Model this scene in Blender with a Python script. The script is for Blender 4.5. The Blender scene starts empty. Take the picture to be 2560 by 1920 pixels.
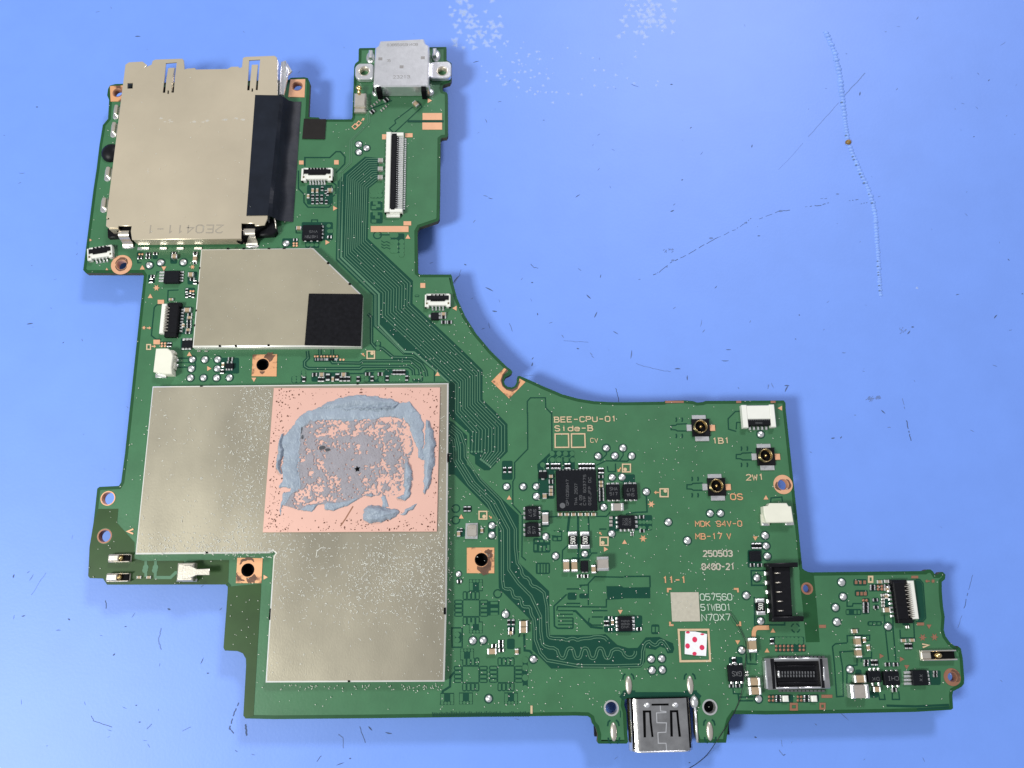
import bpy, math, random
import numpy as np
from mathutils import Vector, Matrix
from mathutils.geometry import tessellate_polygon

random.seed(7)
RNG = np.random.default_rng(11)
SC = bpy.context.scene
COL = SC.collection

# ------------------------------------------------------------------ camera
# unit = 1 cm; board top face is z = 0, X along the board's long edges, Y away from the viewer
FPX, CX, CY = 1923.0, 1280.0, 960.0           # focal length and centre in photo pixels (2560 x 1920)
CAMH = 11.8                                   # camera height over the board
MATZ = -0.40                                  # work mat surface
VY = Vector((-137.0, 7688.0, -FPX)).normalized()
hx, hy = 1.0, 0.0115
hz = -(VY.x * hx + VY.y * hy) / VY.z
VX = Vector((hx, hy, hz)).normalized()
VZ = VX.cross(VY).normalized()
RW = Matrix((VX, VY, VZ))                     # camera -> world
def ray(px, py):
    return RW @ Vector(((px - CX) / FPX, -(py - CY) / FPX, -1.0))
_d = ray(1180, 1060)
CAM = Vector((_d.x / _d.z * CAMH, _d.y / _d.z * CAMH, CAMH))
def P(px, py, z=0.0):
    d = ray(px, py)
    t = (z - CAM.z) / d.z
    return Vector((CAM.x + d.x * t, CAM.y + d.y * t))
cam = bpy.data.cameras.new("camera")
cam.sensor_fit = 'HORIZONTAL'; cam.sensor_width = 36.0
cam.lens = 36.0 * FPX / 2560.0
cam.clip_start = 0.05; cam.clip_end = 2000.0
camo = bpy.data.objects.new("camera", cam); COL.objects.link(camo)
camo.matrix_world = Matrix.Translation(CAM) @ RW.to_4x4()
SC.camera = camo
SC.render.resolution_x = 1024; SC.render.resolution_y = 768

# ------------------------------------------------------------------ light
w = bpy.data.worlds.new("World"); SC.world = w; w.use_nodes = True
bg = w.node_tree.nodes["Background"]
bg.inputs[0].default_value = (0.80, 0.84, 0.92, 1); bg.inputs[1].default_value = 0.38
def area(name, pos, size, power, col, aim=(0, 0, 0)):
    l = bpy.data.lights.new(name, 'AREA'); l.shape = 'RECTANGLE'
    l.size, l.size_y = size; l.energy = power; l.color = col
    o = bpy.data.objects.new(name, l); COL.objects.link(o); o.location = pos
    o.rotation_euler = (Vector(aim) - Vector(pos)).to_track_quat('-Z', 'Y').to_euler()
    return o
area("bench_lamp", (-27, -13.5, 32), (10, 9), 17500, (0.98, 1.0, 0.94))
area("ceiling_panel", (19, 45, 47), (15, 9), 22500, (0.97, 0.94, 1.0))
SC.view_settings.view_transform = 'Standard'; SC.view_settings.look = 'None'
SC.view_settings.exposure = 0.0; SC.view_settings.gamma = 1.0

# ------------------------------------------------------------------ materials
MATS = {}
def mat(name, col, rough=0.5, metal=0.0, var=0.06, scale=6.0, bump=0.0, bscale=40.0, coat=0.0, spec=0.5,
        col2=None, thr=None, alpha=1.0, stretch=None, rvar=0.0):
    m = bpy.data.materials.new(name); m.use_nodes = True
    nt = m.node_tree; b = nt.nodes["Principled BSDF"]
    b.inputs["Roughness"].default_value = rough; b.inputs["Metallic"].default_value = metal
    b.inputs["Specular IOR Level"].default_value = spec
    b.inputs["Coat Weight"].default_value = coat; b.inputs["Coat Roughness"].default_value = 0.12
    b.inputs["Alpha"].default_value = alpha
    tc = nt.nodes.new("ShaderNodeNewGeometry")
    mp = nt.nodes.new("ShaderNodeMapping")
    if stretch: mp.inputs["Scale"].default_value = stretch
    nt.links.new(tc.outputs["Position"], mp.inputs[0])
    n = nt.nodes.new("ShaderNodeTexNoise"); n.inputs["Scale"].default_value = scale
    n.inputs["Detail"].default_value = 6.0; n.inputs["Roughness"].default_value = 0.6
    nt.links.new(mp.outputs[0], n.inputs["Vector"])
    r = nt.nodes.new("ShaderNodeValToRGB")
    c = Vector(col); a = c * (1 - var); d = c * (1 + var)
    lo, hi = (0.3, 0.7) if thr is None else thr
    if col2 is not None: d = Vector(col2); a = c
    r.color_ramp.elements[0].position = lo; r.color_ramp.elements[1].position = hi
    r.color_ramp.elements[0].color = (*a, 1); r.color_ramp.elements[1].color = (*d, 1)
    nt.links.new(n.outputs["Fac"], r.inputs[0]); nt.links.new(r.outputs[0], b.inputs["Base Color"])
    if rvar:
        n3 = nt.nodes.new("ShaderNodeTexNoise"); n3.inputs["Scale"].default_value = scale * 0.4; n3.inputs["Detail"].default_value = 4
        nt.links.new(mp.outputs[0], n3.inputs["Vector"])
        mr = nt.nodes.new("ShaderNodeMapRange"); mr.inputs[1].default_value = 0.3; mr.inputs[2].default_value = 0.7
        mr.inputs[3].default_value = rough - rvar; mr.inputs[4].default_value = rough + rvar
        nt.links.new(n3.outputs["Fac"], mr.inputs[0]); nt.links.new(mr.outputs[0], b.inputs["Roughness"])
    if bump:
        n2 = nt.nodes.new("ShaderNodeTexNoise"); n2.inputs["Scale"].default_value = bscale
        n2.inputs["Detail"].default_value = 4
        nt.links.new(mp.outputs[0], n2.inputs["Vector"])
        bp = nt.nodes.new("ShaderNodeBump"); bp.inputs["Strength"].default_value = bump
        bp.inputs["Distance"].default_value = 0.01
        nt.links.new(n2.outputs["Fac"], bp.inputs["Height"]); nt.links.new(bp.outputs[0], b.inputs["Normal"])
    MATS[name] = m
    return m
mat("mat_rubber", (0.156, 0.298, 0.80), 0.50, var=0.03, scale=1.3, bump=0.12, bscale=22, spec=0.55)
mat("mask_green", (0.045, 0.148, 0.068), 0.36, var=0.10, scale=2.2, bump=0.10, bscale=24, spec=0.45)
mat("mask_edge", (0.014, 0.072, 0.025), 0.36, var=0.10, scale=5.0, spec=0.3)
mat("mask_teal", (0.006, 0.053, 0.033), 0.33, var=0.06, scale=4.0, spec=0.3)
mat("mask_olive", (0.026, 0.066, 0.017), 0.36, var=0.2, scale=1.5, spec=0.3)
mat("mask_trace", (0.085, 0.19, 0.115), 0.36, var=0.05, spec=0.3)
mat("laminate", (0.085, 0.070, 0.022), 0.7, var=0.3, scale=14, bump=0.3)
mat("copper_pad", (0.74, 0.40, 0.235), 0.42, metal=0.25, var=0.05, scale=8)
mat("copper_dull", (0.31, 0.145, 0.09), 0.45, metal=0.25, var=0.08, scale=8)
mat("copper_stain", (0.72, 0.37, 0.185), 0.45, metal=0.25, col2=(0.16, 0.075, 0.045), thr=(0.55, 0.63), scale=3.6)
mat("copper_plate", (0.75, 0.455, 0.375), 0.40, metal=0.25, var=0.03, scale=2.5, bump=0.05)
mat("tarnish", (0.11, 0.035, 0.018), 0.7)
mat("shield", (0.44, 0.395, 0.29), 0.40, metal=0.5, var=0.06, scale=1.4, bump=0.06, bscale=60, rvar=0.06)
mat("shield_brushed", (0.41, 0.372, 0.285), 0.34, metal=0.55, var=0.10, scale=1.1, bump=0.10, bscale=45, stretch=(1.3, 0.8, 1), rvar=0.12)
mat("shield_edge_highlight", (0.86, 0.84, 0.78), 0.28, metal=0.35, var=0.05)  # near-white base paints the highlights along the bent shield rims
mat("burn", (0.13, 0.065, 0.04), 0.6, alpha=0.8, var=0.4, scale=9)
mat("smear", (0.66, 0.63, 0.56), 0.5, alpha=0.5)
mat("slot_steel", (0.63, 0.545, 0.405), 0.36, metal=0.5, var=0.06, scale=0.9, bump=0.08, bscale=45, rvar=0.10)
mat("stamp_grey", (0.36, 0.32, 0.26), 0.5, metal=0.3)
mat("steel", (0.80, 0.80, 0.82), 0.28, metal=0.75, var=0.08, scale=9, bump=0.18, bscale=50)
mat("steel_dark", (0.60, 0.585, 0.57), 0.22, metal=1.0, var=0.25, scale=4, bump=0.2, bscale=30)
mat("steel_etch", (0.30, 0.29, 0.28), 0.5, metal=0.6)
mat("nickel", (0.66, 0.61, 0.53), 0.32, metal=0.75, var=0.08, scale=9, bump=0.1)
mat("solder", (0.82, 0.82, 0.82), 0.30, metal=0.85, var=0.12, scale=30, bump=0.18, bscale=28)
mat("tin", (0.78, 0.78, 0.77), 0.30, metal=0.8, var=0.08, scale=30, bump=0.2, bscale=40)
mat("gold", (0.80, 0.58, 0.26), 0.25, metal=1.0, var=0.08)
mat("brass_dark", (0.42, 0.33, 0.17), 0.28, metal=1.0)
mat("black_plastic", (0.007, 0.007, 0.009), 0.42, var=0.2, scale=20, bump=0.1, spec=0.16)
mat("chip_black", (0.007, 0.008, 0.011), 0.55, var=0.2, scale=40, bump=0.2, bscale=80, spec=0.12)
mat("chip_mark", (0.115, 0.118, 0.125), 0.6, spec=0.2)
mat("pit_shade", (0.045, 0.05, 0.06), 0.6)
mat("hole_black", (0.003, 0.003, 0.004), 0.8, spec=0.1)
mat("tape", (0.010, 0.013, 0.021), 0.45, var=0.25, scale=3, bump=0.5, bscale=5, spec=0.2)
mat("tape_brown", (0.014, 0.012, 0.011), 0.65, var=0.2, scale=6, spec=0.2)
mat("foam", (0.007, 0.007, 0.009), 0.8, spec=0.12, var=0.35, scale=18, bump=1.0, bscale=24)
mat("white_plastic", (0.74, 0.74, 0.68), 0.42, var=0.03, spec=0.4)
mat("cream_plastic", (0.72, 0.71, 0.60), 0.45, var=0.03, spec=0.4)
mat("tan_ceramic", (0.37, 0.27, 0.17), 0.45, var=0.08, scale=12)
mat("grey_ceramic", (0.33, 0.30, 0.27), 0.45, var=0.08, scale=12)
mat("paste", (0.275, 0.325, 0.39), 0.50, var=0.10, scale=5, bump=0.30, bscale=16, spec=0.45)
mat("paste_film", (0.31, 0.345, 0.40), 0.55, var=0.10, scale=5, bump=0.2, bscale=40, alpha=0.66, spec=0.3)
mat("paper", (0.80, 0.80, 0.82), 0.8, var=0.04, scale=20, bump=0.3, bscale=40)
mat("red_ink", (0.62, 0.025, 0.09), 0.7)
mat("silk_grey", (0.45, 0.42, 0.34), 0.6, var=0.08, scale=20)
mat("silk_tan", (0.56, 0.42, 0.26), 0.6, var=0.08, scale=20)
mat("silk_orange", (0.58, 0.31, 0.16), 0.5, var=0.06)
mat("etch_green", (0.48, 0.57, 0.47), 0.6)
mat("dust", (0.64, 0.64, 0.58), 0.9, spec=0.1)
mat("hair", (0.010, 0.012, 0.014), 0.4)
mat("fleck", (0.058, 0.095, 0.21), 0.7)
mat("fleck_pale", (0.115, 0.19, 0.44), 0.7)
mat("residue", (0.66, 0.80, 0.94), 0.5, alpha=0.20)
mat("ridge", (0.215, 0.37, 0.84), 0.5, var=0.10, scale=6, bump=0.2)
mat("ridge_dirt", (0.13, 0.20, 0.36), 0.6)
mat("amber", (0.26, 0.15, 0.035), 0.35, col2=(0.08, 0.04, 0.015), thr=(0.45, 0.6), scale=9)

# ------------------------------------------------------------------ mesh helpers
class F:                                         # a window of the photograph: local coords -> photo pixels
    def __init__(s, x0, y0, k=4.424): s.x0, s.y0, s.k = x0, y0, k
    def __call__(s, x, y): return (s.x0 + x / s.k, s.y0 + y / s.k)
a, b, c, d = F(200, 80), F(700, 80), F(200, 420), F(700, 420)
e, g, h, i_ = F(200, 760), F(660, 760), F(200, 1130), F(660, 1130)
j, k, l, m_ = F(1100, 660), F(1100, 1030), F(1560, 960), F(1100, 1400)
n, o, q, r = F(1560, 1300), F(1950, 1380), F(1440, 1545), F(550, 1480, 3.687)
s7, t_, u7 = F(1820, 1560, 7.373), F(1560, 1640), F(2120, 1380, 7.373)
v_ = F(2000, 1600, 5.185)
m1, m2, m3, m4 = F(1100, 0, 2.989), F(1820, 0, 2.989), F(1500, 450, 2.989), F(1820, 550, 2.989)
m5 = F(0, 1380, 3.072); m6 = F(0, 600, 5.53); m7 = F(0, 0, 3.456)

def W(fr, pts, z=0.0): return [P(*fr(x, y), z) for x, y in pts]
def US(fr, x, y, z=0.0):                          # world units per local pixel
    p = fr(x, y); return (P(p[0] + 1, p[1], z) - P(*p, z)).length / fr.k
def area2(p): return sum(p[q_ - 1].x * p[q_].y - p[q_].x * p[q_ - 1].y for q_ in range(len(p))) / 2
def ccw(p):
    p = [Vector((v[0], v[1])) for v in p]
    return p if area2(p) > 0 else p[::-1]
def inset(p, dd):
    out = []; L = len(p)
    for q_ in range(L):
        p0, p1, p2 = p[q_ - 1], p[q_], p[(q_ + 1) % L]
        e1 = (p1 - p0); e2 = (p2 - p1)
        e1 = e1.normalized() if e1.length > 1e-9 else Vector((1, 0)); e2 = e2.normalized() if e2.length > 1e-9 else e1
        n1 = Vector((-e1.y, e1.x)); n2 = Vector((-e2.y, e2.x))
        mm = n1 + n2
        if mm.length < 1e-6: mm = n1
        mm = mm.normalized(); cs = max(0.45, mm.dot(n1))
        out.append(p1 + mm * (dd / cs))
    return out
def rounded(p, rad, seg=4):
    p = ccw(p); out = []; L = len(p)
    for q_ in range(L):
        p0, p1, p2 = p[q_ - 1], p[q_], p[(q_ + 1) % L]
        d1 = p0 - p1; d2 = p2 - p1
        rr = min(rad, d1.length * 0.45, d2.length * 0.45)
        A = p1 + d1.normalized() * rr; B = p1 + d2.normalized() * rr
        for s in range(seg + 1):
            t = s / seg
            out.append(A * (1 - t) ** 2 + p1 * 2 * t * (1 - t) + B * t * t)
    return out
def circ(cx, cy, rx, ry=None, nn=20):
    ry = rx if ry is None else ry
    return [Vector((cx + rx * math.cos(2 * math.pi * s / nn), cy + ry * math.sin(2 * math.pi * s / nn))) for s in range(nn)]

class MB:
    def __init__(s): s.v = []; s.f = []; s.m = []; s.sm = []
    def add(s, vs, fs, mi=0, smooth=False):
        o_ = len(s.v); s.v += [tuple(x) for x in vs]
        for f in fs: s.f.append(tuple(o_ + x for x in f)); s.m.append(mi); s.sm.append(smooth)
    def box(s, cx, cy, z0, z1, w_, h_, rot=0.0, mi=0, ch=0.0):
        ca, sa = math.cos(rot), math.sin(rot)
        def ring(z, dd):
            return [(cx + x * ca - y * sa, cy + x * sa + y * ca, z) for x, y in
                    ((-w_ / 2 + dd, -h_ / 2 + dd), (w_ / 2 - dd, -h_ / 2 + dd), (w_ / 2 - dd, h_ / 2 - dd), (-w_ / 2 + dd, h_ / 2 - dd))]
        rs = [ring(z0, 0)]
        if ch: rs += [ring(z1 - ch, 0), ring(z1, ch)]
        else: rs += [ring(z1, 0)]
        vs = sum(rs, []); fs = [(3, 2, 1, 0)]
        for t in range(len(rs) - 1):
            for x in range(4): fs.append((t * 4 + x, t * 4 + (x + 1) % 4, t * 4 + 4 + (x + 1) % 4, t * 4 + 4 + x))
        T = (len(rs) - 1) * 4; fs.append((T, T + 1, T + 2, T + 3))
        s.add(vs, fs, mi)
    def sheet(s, poly, z, holes=(), mi=0, jt=True):
        if jt: z += (len(s.f) * 7 % 97) * 1.5e-5
        poly = ccw(poly); loops = [poly] + [ccw(x) for x in holes]
        tri = tessellate_polygon([[Vector((x.x, x.y, 0)) for x in L] for L in loops])
        pts = [x for L in loops for x in L]; fs = []
        for t in tri:
            A, B, C = (pts[x] for x in t)
            fs.append(t if (B - A).cross(C - A) > 0 else t[::-1])
        s.add([(x.x, x.y, z) for x in pts], fs, mi)
    def prism(s, poly, z0, z1, holes=(), mi=0, side=None, bev=0.0, bottom=True):
        side = mi if side is None else side
        poly = ccw(poly); hs = [ccw(x) for x in holes]
        if bev:
            top = inset(poly, bev)
            s.sheet(top, z1, hs, mi, False); L = len(poly)
            s.add([(x.x, x.y, z1 - bev) for x in poly] + [(x.x, x.y, z1) for x in top],
                  [(x, (x + 1) % L, L + (x + 1) % L, L + x) for x in range(L)], side, True)
            zt = z1 - bev
        else: s.sheet(poly, z1, hs, mi, False); zt = z1
        if bottom:
            st = len(s.f); s.sheet(poly, z0, hs, side, False)
            for x in range(st, len(s.f)): s.f[x] = s.f[x][::-1]
        for L_, zz, rev in [(poly, zt, False)] + [(x, z1, True) for x in hs]:
            L = len(L_)
            fs = [(x, (x + 1) % L, L + (x + 1) % L, L + x) for x in range(L)]
            if rev: fs = [x[::-1] for x in fs]
            s.add([(x.x, x.y, z0) for x in L_] + [(x.x, x.y, zz) for x in L_], fs, side)
    def ribbon(s, pts, wd, z, mi=0, closed=False):
        pts = [Vector((x[0], x[1])) for x in pts]; L = len(pts)
        if L < 2: return
        z += (len(s.f) * 7 % 97) * 1.5e-5
        lo, hi = [], []
        for q_ in range(L):
            if closed: A, B, C = pts[q_ - 1], pts[q_], pts[(q_ + 1) % L]
            else: A, B, C = pts[max(0, q_ - 1)], pts[q_], pts[min(L - 1, q_ + 1)]
            e1 = (B - A); e2 = (C - B)
            if e1.length < 1e-9: e1 = e2
            if e2.length < 1e-9: e2 = e1
            e1, e2 = e1.normalized(), e2.normalized()
            n1 = Vector((-e1.y, e1.x)); mm = n1 + Vector((-e2.y, e2.x))
            mm = n1 if mm.length < 1e-6 else mm.normalized()
            of = mm * (wd / 2 / max(0.5, mm.dot(n1)))
            lo.append(B - of); hi.append(B + of)
        fs = [(x, (x + 1) % L, L + (x + 1) % L, L + x) for x in range(L if closed else L - 1)]
        s.add([(x.x, x.y, z) for x in lo] + [(x.x, x.y, z) for x in hi], fs, mi)
    def tube(s, pts, rad, nn=6, mi=0, taper=False):
        pts = [Vector(x) for x in pts]; L = len(pts); vs = []; fs = []
        for q_ in range(L):
            t = (pts[min(L - 1, q_ + 1)] - pts[max(0, q_ - 1)]).normalized()
            up = Vector((0, 0, 1)) if abs(t.z) < 0.9 else Vector((1, 0, 0))
            x_ = t.cross(up).normalized(); y_ = x_.cross(t)
            rr = rad[q_] if isinstance(rad, (list, tuple)) else rad
            for w_ in range(nn):
                an = 2 * math.pi * w_ / nn
                vs.append(pts[q_] + x_ * rr * math.cos(an) + y_ * rr * math.sin(an))
        for q_ in range(L - 1):
            for w_ in range(nn):
                fs.append((q_ * nn + w_, q_ * nn + (w_ + 1) % nn, q_ * nn + nn + (w_ + 1) % nn, q_ * nn + nn + w_))
        fs += [tuple(range(nn))[::-1], tuple((L - 1) * nn + w_ for w_ in range(nn))]
        s.add(vs, fs, mi, True)
    def dome(s, cx, cy, z, rx, ry, hgt, nn=14, rings=5, mi=0, jit=0.0):
        vs = []; fs = []
        for q_ in range(rings):
            ph = math.pi / 2 * q_ / rings
            for w_ in range(nn):
                an = 2 * math.pi * w_ / nn
                jj = 1 + random.uniform(-jit, jit)
                vs.append((cx + rx * jj * math.cos(ph) * math.cos(an), cy + ry * jj * math.cos(ph) * math.sin(an), z + hgt * math.sin(ph)))
        vs.append((cx, cy, z + hgt))
        for q_ in range(rings - 1):
            for w_ in range(nn):
                fs.append((q_ * nn + w_, q_ * nn + (w_ + 1) % nn, q_ * nn + nn + (w_ + 1) % nn, q_ * nn + nn + w_))
        T = (rings - 1) * nn
        for w_ in range(nn): fs.append((T + w_, T + (w_ + 1) % nn, len(vs) - 1))
        s.add(vs, fs, mi, True)
    def lathe(s, cx, cy, prof, nn=20, mi=0, smooth=True):
        vs = []; fs = []; L = len(prof)
        for rr, z in prof:
            for w_ in range(nn):
                an = 2 * math.pi * w_ / nn; vs.append((cx + rr * math.cos(an), cy + rr * math.sin(an), z))
        for q_ in range(L - 1):
            for w_ in range(nn):
                fs.append((q_ * nn + w_, q_ * nn + (w_ + 1) % nn, q_ * nn + nn + (w_ + 1) % nn, q_ * nn + nn + w_))
        s.add(vs, fs, mi, smooth)
    def mesh(s, name, mats):
        me = bpy.data.meshes.new(name); me.from_pydata(s.v, [], s.f)
        for x in mats: me.materials.append(MATS[x])
        me.polygons.foreach_set("material_index", s.m)
        me.polygons.foreach_set("use_smooth", s.sm)
        me.update(); return me
WM = {}
def link(ob, parent=None, basis=None):
    COL.objects.link(ob)
    basis = basis or Matrix.Identity(4)
    ob.matrix_basis = basis; WM[ob.name] = basis
    if parent is not None:
        ob.parent = parent; ob.matrix_parent_inverse = WM[parent.name].inverted()
    return ob
def part(name, mb, mats, parent, label=None, kind=None):
    """link a mesh built in world coordinates as an object whose origin sits at its own centre"""
    if isinstance(mats, str): mats = [mats]
    arr = np.array(mb.v); ce = Vector(((arr[:, 0].min() + arr[:, 0].max()) / 2, (arr[:, 1].min() + arr[:, 1].max()) / 2, arr[:, 2].min()))
    mb.v = [(x[0] - ce.x, x[1] - ce.y, x[2] - ce.z) for x in mb.v]
    ob = bpy.data.objects.new(name, mb.mesh(name, mats))
    link(ob, parent, Matrix.Translation(ce))
    if label: ob["label"] = label
    if kind: ob["kind"] = kind
    return ob
def inst(name, me, parent, x, y, z, sx=1, sy=1, sz=1, rot=0.0, label=None):
    ob = bpy.data.objects.new(name, me)
    link(ob, parent, Matrix.LocRotScale(Vector((x, y, z)), Matrix.Rotation(rot, 3, 'Z'), Vector((sx, sy, sz))))
    if label: ob["label"] = label
    return ob
# a stroked plotter font on a 4 x 6 grid
_O = [[(1, 0), (3, 0), (4, 1), (4, 5), (3, 6), (1, 6), (0, 5), (0, 1), (1, 0)]]
FONT = {"0": _O, "O": _O, "Q": _O + [[(2.5, 1.6), (4, -.2)]], "1": [[(1, 4.8), (2.1, 6), (2.1, 0)]], "2": [[(0, 5), (1, 6), (3, 6), (4, 5), (4, 4), (0, 0), (4, 0)]],
 "3": [[(0, 5), (1, 6), (3, 6), (4, 5), (4, 4), (3, 3.2), (1.5, 3.2)], [(3, 3.2), (4, 2.2), (4, 1), (3, 0), (1, 0), (0, 1)]], "4": [[(3, 0), (3, 6), (0, 2), (4, 2)]],
 "5": [[(4, 6), (.2, 6), (0, 3.3), (3, 3.6), (4, 2.6), (4, 1), (3, 0), (1, 0), (0, 1)]], "6": [[(4, 5), (3, 6), (1, 6), (0, 5), (0, 1), (1, 0), (3, 0), (4, 1), (4, 2.4), (3, 3.4), (1, 3.4), (0, 2.4)]],
 "7": [[(0, 6), (4, 6), (1.6, 0)]], "8": [[(1, 3.2), (0, 4), (0, 5), (1, 6), (3, 6), (4, 5), (4, 4), (3, 3.2), (1, 3.2), (0, 2.3), (0, 1), (1, 0), (3, 0), (4, 1), (4, 2.3), (3, 3.2)]],
 "9": [[(0, 1), (1, 0), (3, 0), (4, 1), (4, 5), (3, 6), (1, 6), (0, 5), (0, 3.6), (1, 2.6), (3, 2.6), (4, 3.6)]], "A": [[(0, 0), (2, 6), (4, 0)], [(.7, 2), (3.3, 2)]],
 "B": [[(0, 0), (0, 6)], [(-.7, 6), (2.6, 6), (3.6, 5.2), (3.6, 4), (2.6, 3.2), (0, 3.2)], [(2.6, 3.2), (4, 2.3), (4, 1), (3, 0), (-.7, 0)]], "C": [[(4, 5), (3, 6), (1, 6), (0, 5), (0, 1), (1, 0), (3, 0), (4, 1)]],
 "D": [[(0, 0), (0, 6), (2.6, 6), (4, 4.6), (4, 1.4), (2.6, 0), (0, 0)]], "E": [[(4, 6), (0, 6), (0, 0), (4, 0)], [(0, 3.1), (3.3, 3.1)]], "F": [[(4, 6), (0, 6), (0, 0)], [(0, 3.1), (3.2, 3.1)]],
 "G": [[(4, 5), (3, 6), (1, 6), (0, 5), (0, 1), (1, 0), (3, 0), (4, 1), (4, 3), (2.2, 3)]], "H": [[(0, 0), (0, 6)], [(4, 0), (4, 6)], [(0, 3), (4, 3)]], "I": [[(2, 0), (2, 6)], [(1, 6), (3, 6)], [(1, 0), (3, 0)]],
 "J": [[(4, 6), (4, 1), (3, 0), (1, 0), (0, 1)]], "K": [[(0, 0), (0, 6)], [(4, 6), (0, 2.4)], [(1.2, 3.5), (4, 0)]], "M": [[(0, 0), (0, 6), (2, 2.6), (4, 6), (4, 0)]], "N": [[(0, 0), (0, 6), (4, 0), (4, 6)]],
 "P": [[(0, 0), (0, 6), (3, 6), (4, 5), (4, 3.8), (3, 2.8), (0, 2.8)]], "S": [[(4, 5), (3, 6), (1, 6), (0, 5), (0, 4), (1, 3.3), (3, 2.7), (4, 2), (4, 1), (3, 0), (1, 0), (0, 1)]], "T": [[(0, 6), (4, 6)], [(2, 6), (2, 0)]],
 "U": [[(0, 6), (0, 1), (1, 0), (3, 0), (4, 1), (4, 6)]], "V": [[(0, 6), (2, 0), (4, 6)]], "W": [[(0, 6), (.9, 0), (2, 4.4), (3.1, 0), (4, 6)]], "X": [[(0, 0), (4, 6)], [(0, 6), (4, 0)]], "Y": [[(0, 6), (2, 3), (4, 6)], [(2, 3), (2, 0)]],
 "i": [[(1.2, 4), (2, 4), (2, 0)], [(2, 5.2), (2, 6)]], "d": [[(4, 6), (4, 0)], [(4, 1), (3, 0), (1, 0), (0, 1), (0, 3), (1, 4), (3, 4), (4, 3)]], "e": [[(0, 2.1), (4, 2.1), (4, 3), (3, 4), (1, 4), (0, 3), (0, 1), (1, 0), (3, 0), (4, .7)]],
 "-": [[(.3, 3), (3.7, 3)]]}
def write(txt, fr, x0, y0, x1, y1, hgt, matn, parent, z=0.012, bold=0.02, name="lettering", wide=1.0, each=False):
    """monospaced lettering; baseline from (x0,y0) to (x1,y1), cap height hgt, in window coordinates"""
    mb = MB()
    A, B = P(*fr(x0, y0), z), P(*fr(x1, y1), z)
    ux = (B - A).normalized(); uy = Vector((-ux.y, ux.x)); cell = (B - A).length / len(txt)
    hh = hgt * US(fr, x0, y0, z); sw = hh * (0.12 + bold * 1.7)
    gw = min(cell * 0.84 - sw * 0.5, hh * 0.74); gh = hh - sw
    for q_, ch in enumerate(txt):
        if ch == ' ': continue
        ce = A + ux * cell * (q_ + 0.5) + uy * sw / 2
        for st in FONT[ch]:
            mb.ribbon([ce + ux * (vx - 2) / 4 * gw + uy * vy / 6 * gh for vx, vy in st], sw, z)
        if each: part(name, mb, matn, parent); mb = MB()
    if each: return
    return part(name, mb, matn, parent)

# ------------------------------------------------------------------ the work mat
ZP, ZD, ZT, ZC, ZX = 0.003, 0.0055, 0.008, 0.0105, 0.013
mb = MB()
mb.box(0, 0, MATZ - 0.2, MATZ, 90, 70)
work_mat = part("work_mat", mb, "mat_rubber", None)
work_mat["kind"] = "structure"; work_mat["label"] = "light blue rubber work mat with scratches and stains"; work_mat["category"] = "work mat"

def mp(fr, x, y, z=MATZ): return P(*fr(x, y), z)
# beaded melt ridge
path = [m2(735, 245), m2(800, 400), m2(835, 570), m2(855, 740), m2(875, 900), m2(895, 1060), m2(945, 1180), m2(1000, 1310),
        m2(1050, 1420), m2(1085, 1520), m2(1105, 1650), m4(1110, 100), m4(1120, 240), m4(1128, 380), m4(1135, 480), m4(1143, 580)]
pw = [P(x, y, MATZ) for x, y in path]
mb = MB(); md = MB(); acc = 0.0
for s_ in range(len(pw) - 1):
    A_, B_ = pw[s_], pw[s_ + 1]; L_ = (B_ - A_).length; t0 = acc
    while t0 < L_:
        ce = A_ + (B_ - A_) * (t0 / L_); tt = (s_ + t0 / L_) / len(pw)
        rr = 0.060 * (1 - 0.35 * tt) * random.uniform(0.85, 1.15)
        if tt > 0.93: rr *= 0.45
        mb.dome(ce.x + random.uniform(-.006, .006), ce.y, MATZ - 0.004, rr, rr * 0.72, rr * 0.42, 10, 4)
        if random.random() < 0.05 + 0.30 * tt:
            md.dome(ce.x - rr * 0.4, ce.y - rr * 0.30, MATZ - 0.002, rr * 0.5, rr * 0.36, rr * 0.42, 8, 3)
        t0 += rr * 1.15
    acc = t0 - L_
part("melted_ridge", mb, "ridge", work_mat, "pale beaded melt line across the mat", kind="stuff")
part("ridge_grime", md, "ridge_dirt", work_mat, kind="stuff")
ce = mp(m2, 897, 1065)
mb = MB(); mb.dome(ce.x, ce.y, MATZ - 0.002, 0.055, 0.055, 0.06, 14, 5, jit=0.06)
part("burnt_bead", mb, "amber", work_mat, "brown bead sitting on the melt ridge")
# pale residue flakes
mb = MB()
def flake(x, y, sz, tail=0.6):
    pts = []; nn = random.randint(8, 12); ph = random.random() * 6
    for s_ in range(nn):
        an = 2 * math.pi * s_ / nn
        rr = sz * (0.45 + tail * abs(math.sin(1.5 * an + ph)) * random.uniform(0.5, 1.0))
        pts.append(Vector((x + rr * math.cos(an), y + rr * math.sin(an))))
    z1 = MATZ + random.uniform(0.004, 0.008); L_ = len(pts)
    for kk_, zz_ in ((1.0, 0.0008), (.72, .0016), (.45, .0024)):
        mb.add([(x + (v.x - x) * kk_, y + (v.y - y) * kk_, MATZ + zz_) for v in pts] + [(x, y, z1 + zz_)], [(s_, (s_ + 1) % L_, L_) for s_ in range(L_)], 0, True)
def patch(fr, x0, y0, x1, y1, cnt, s0, s1):
    for _ in range(cnt):
        w_ = mp(fr, random.triangular(x0, x1), random.triangular(y0, y1)); flake(w_.x, w_.y, random.uniform(s0, s1))
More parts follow.
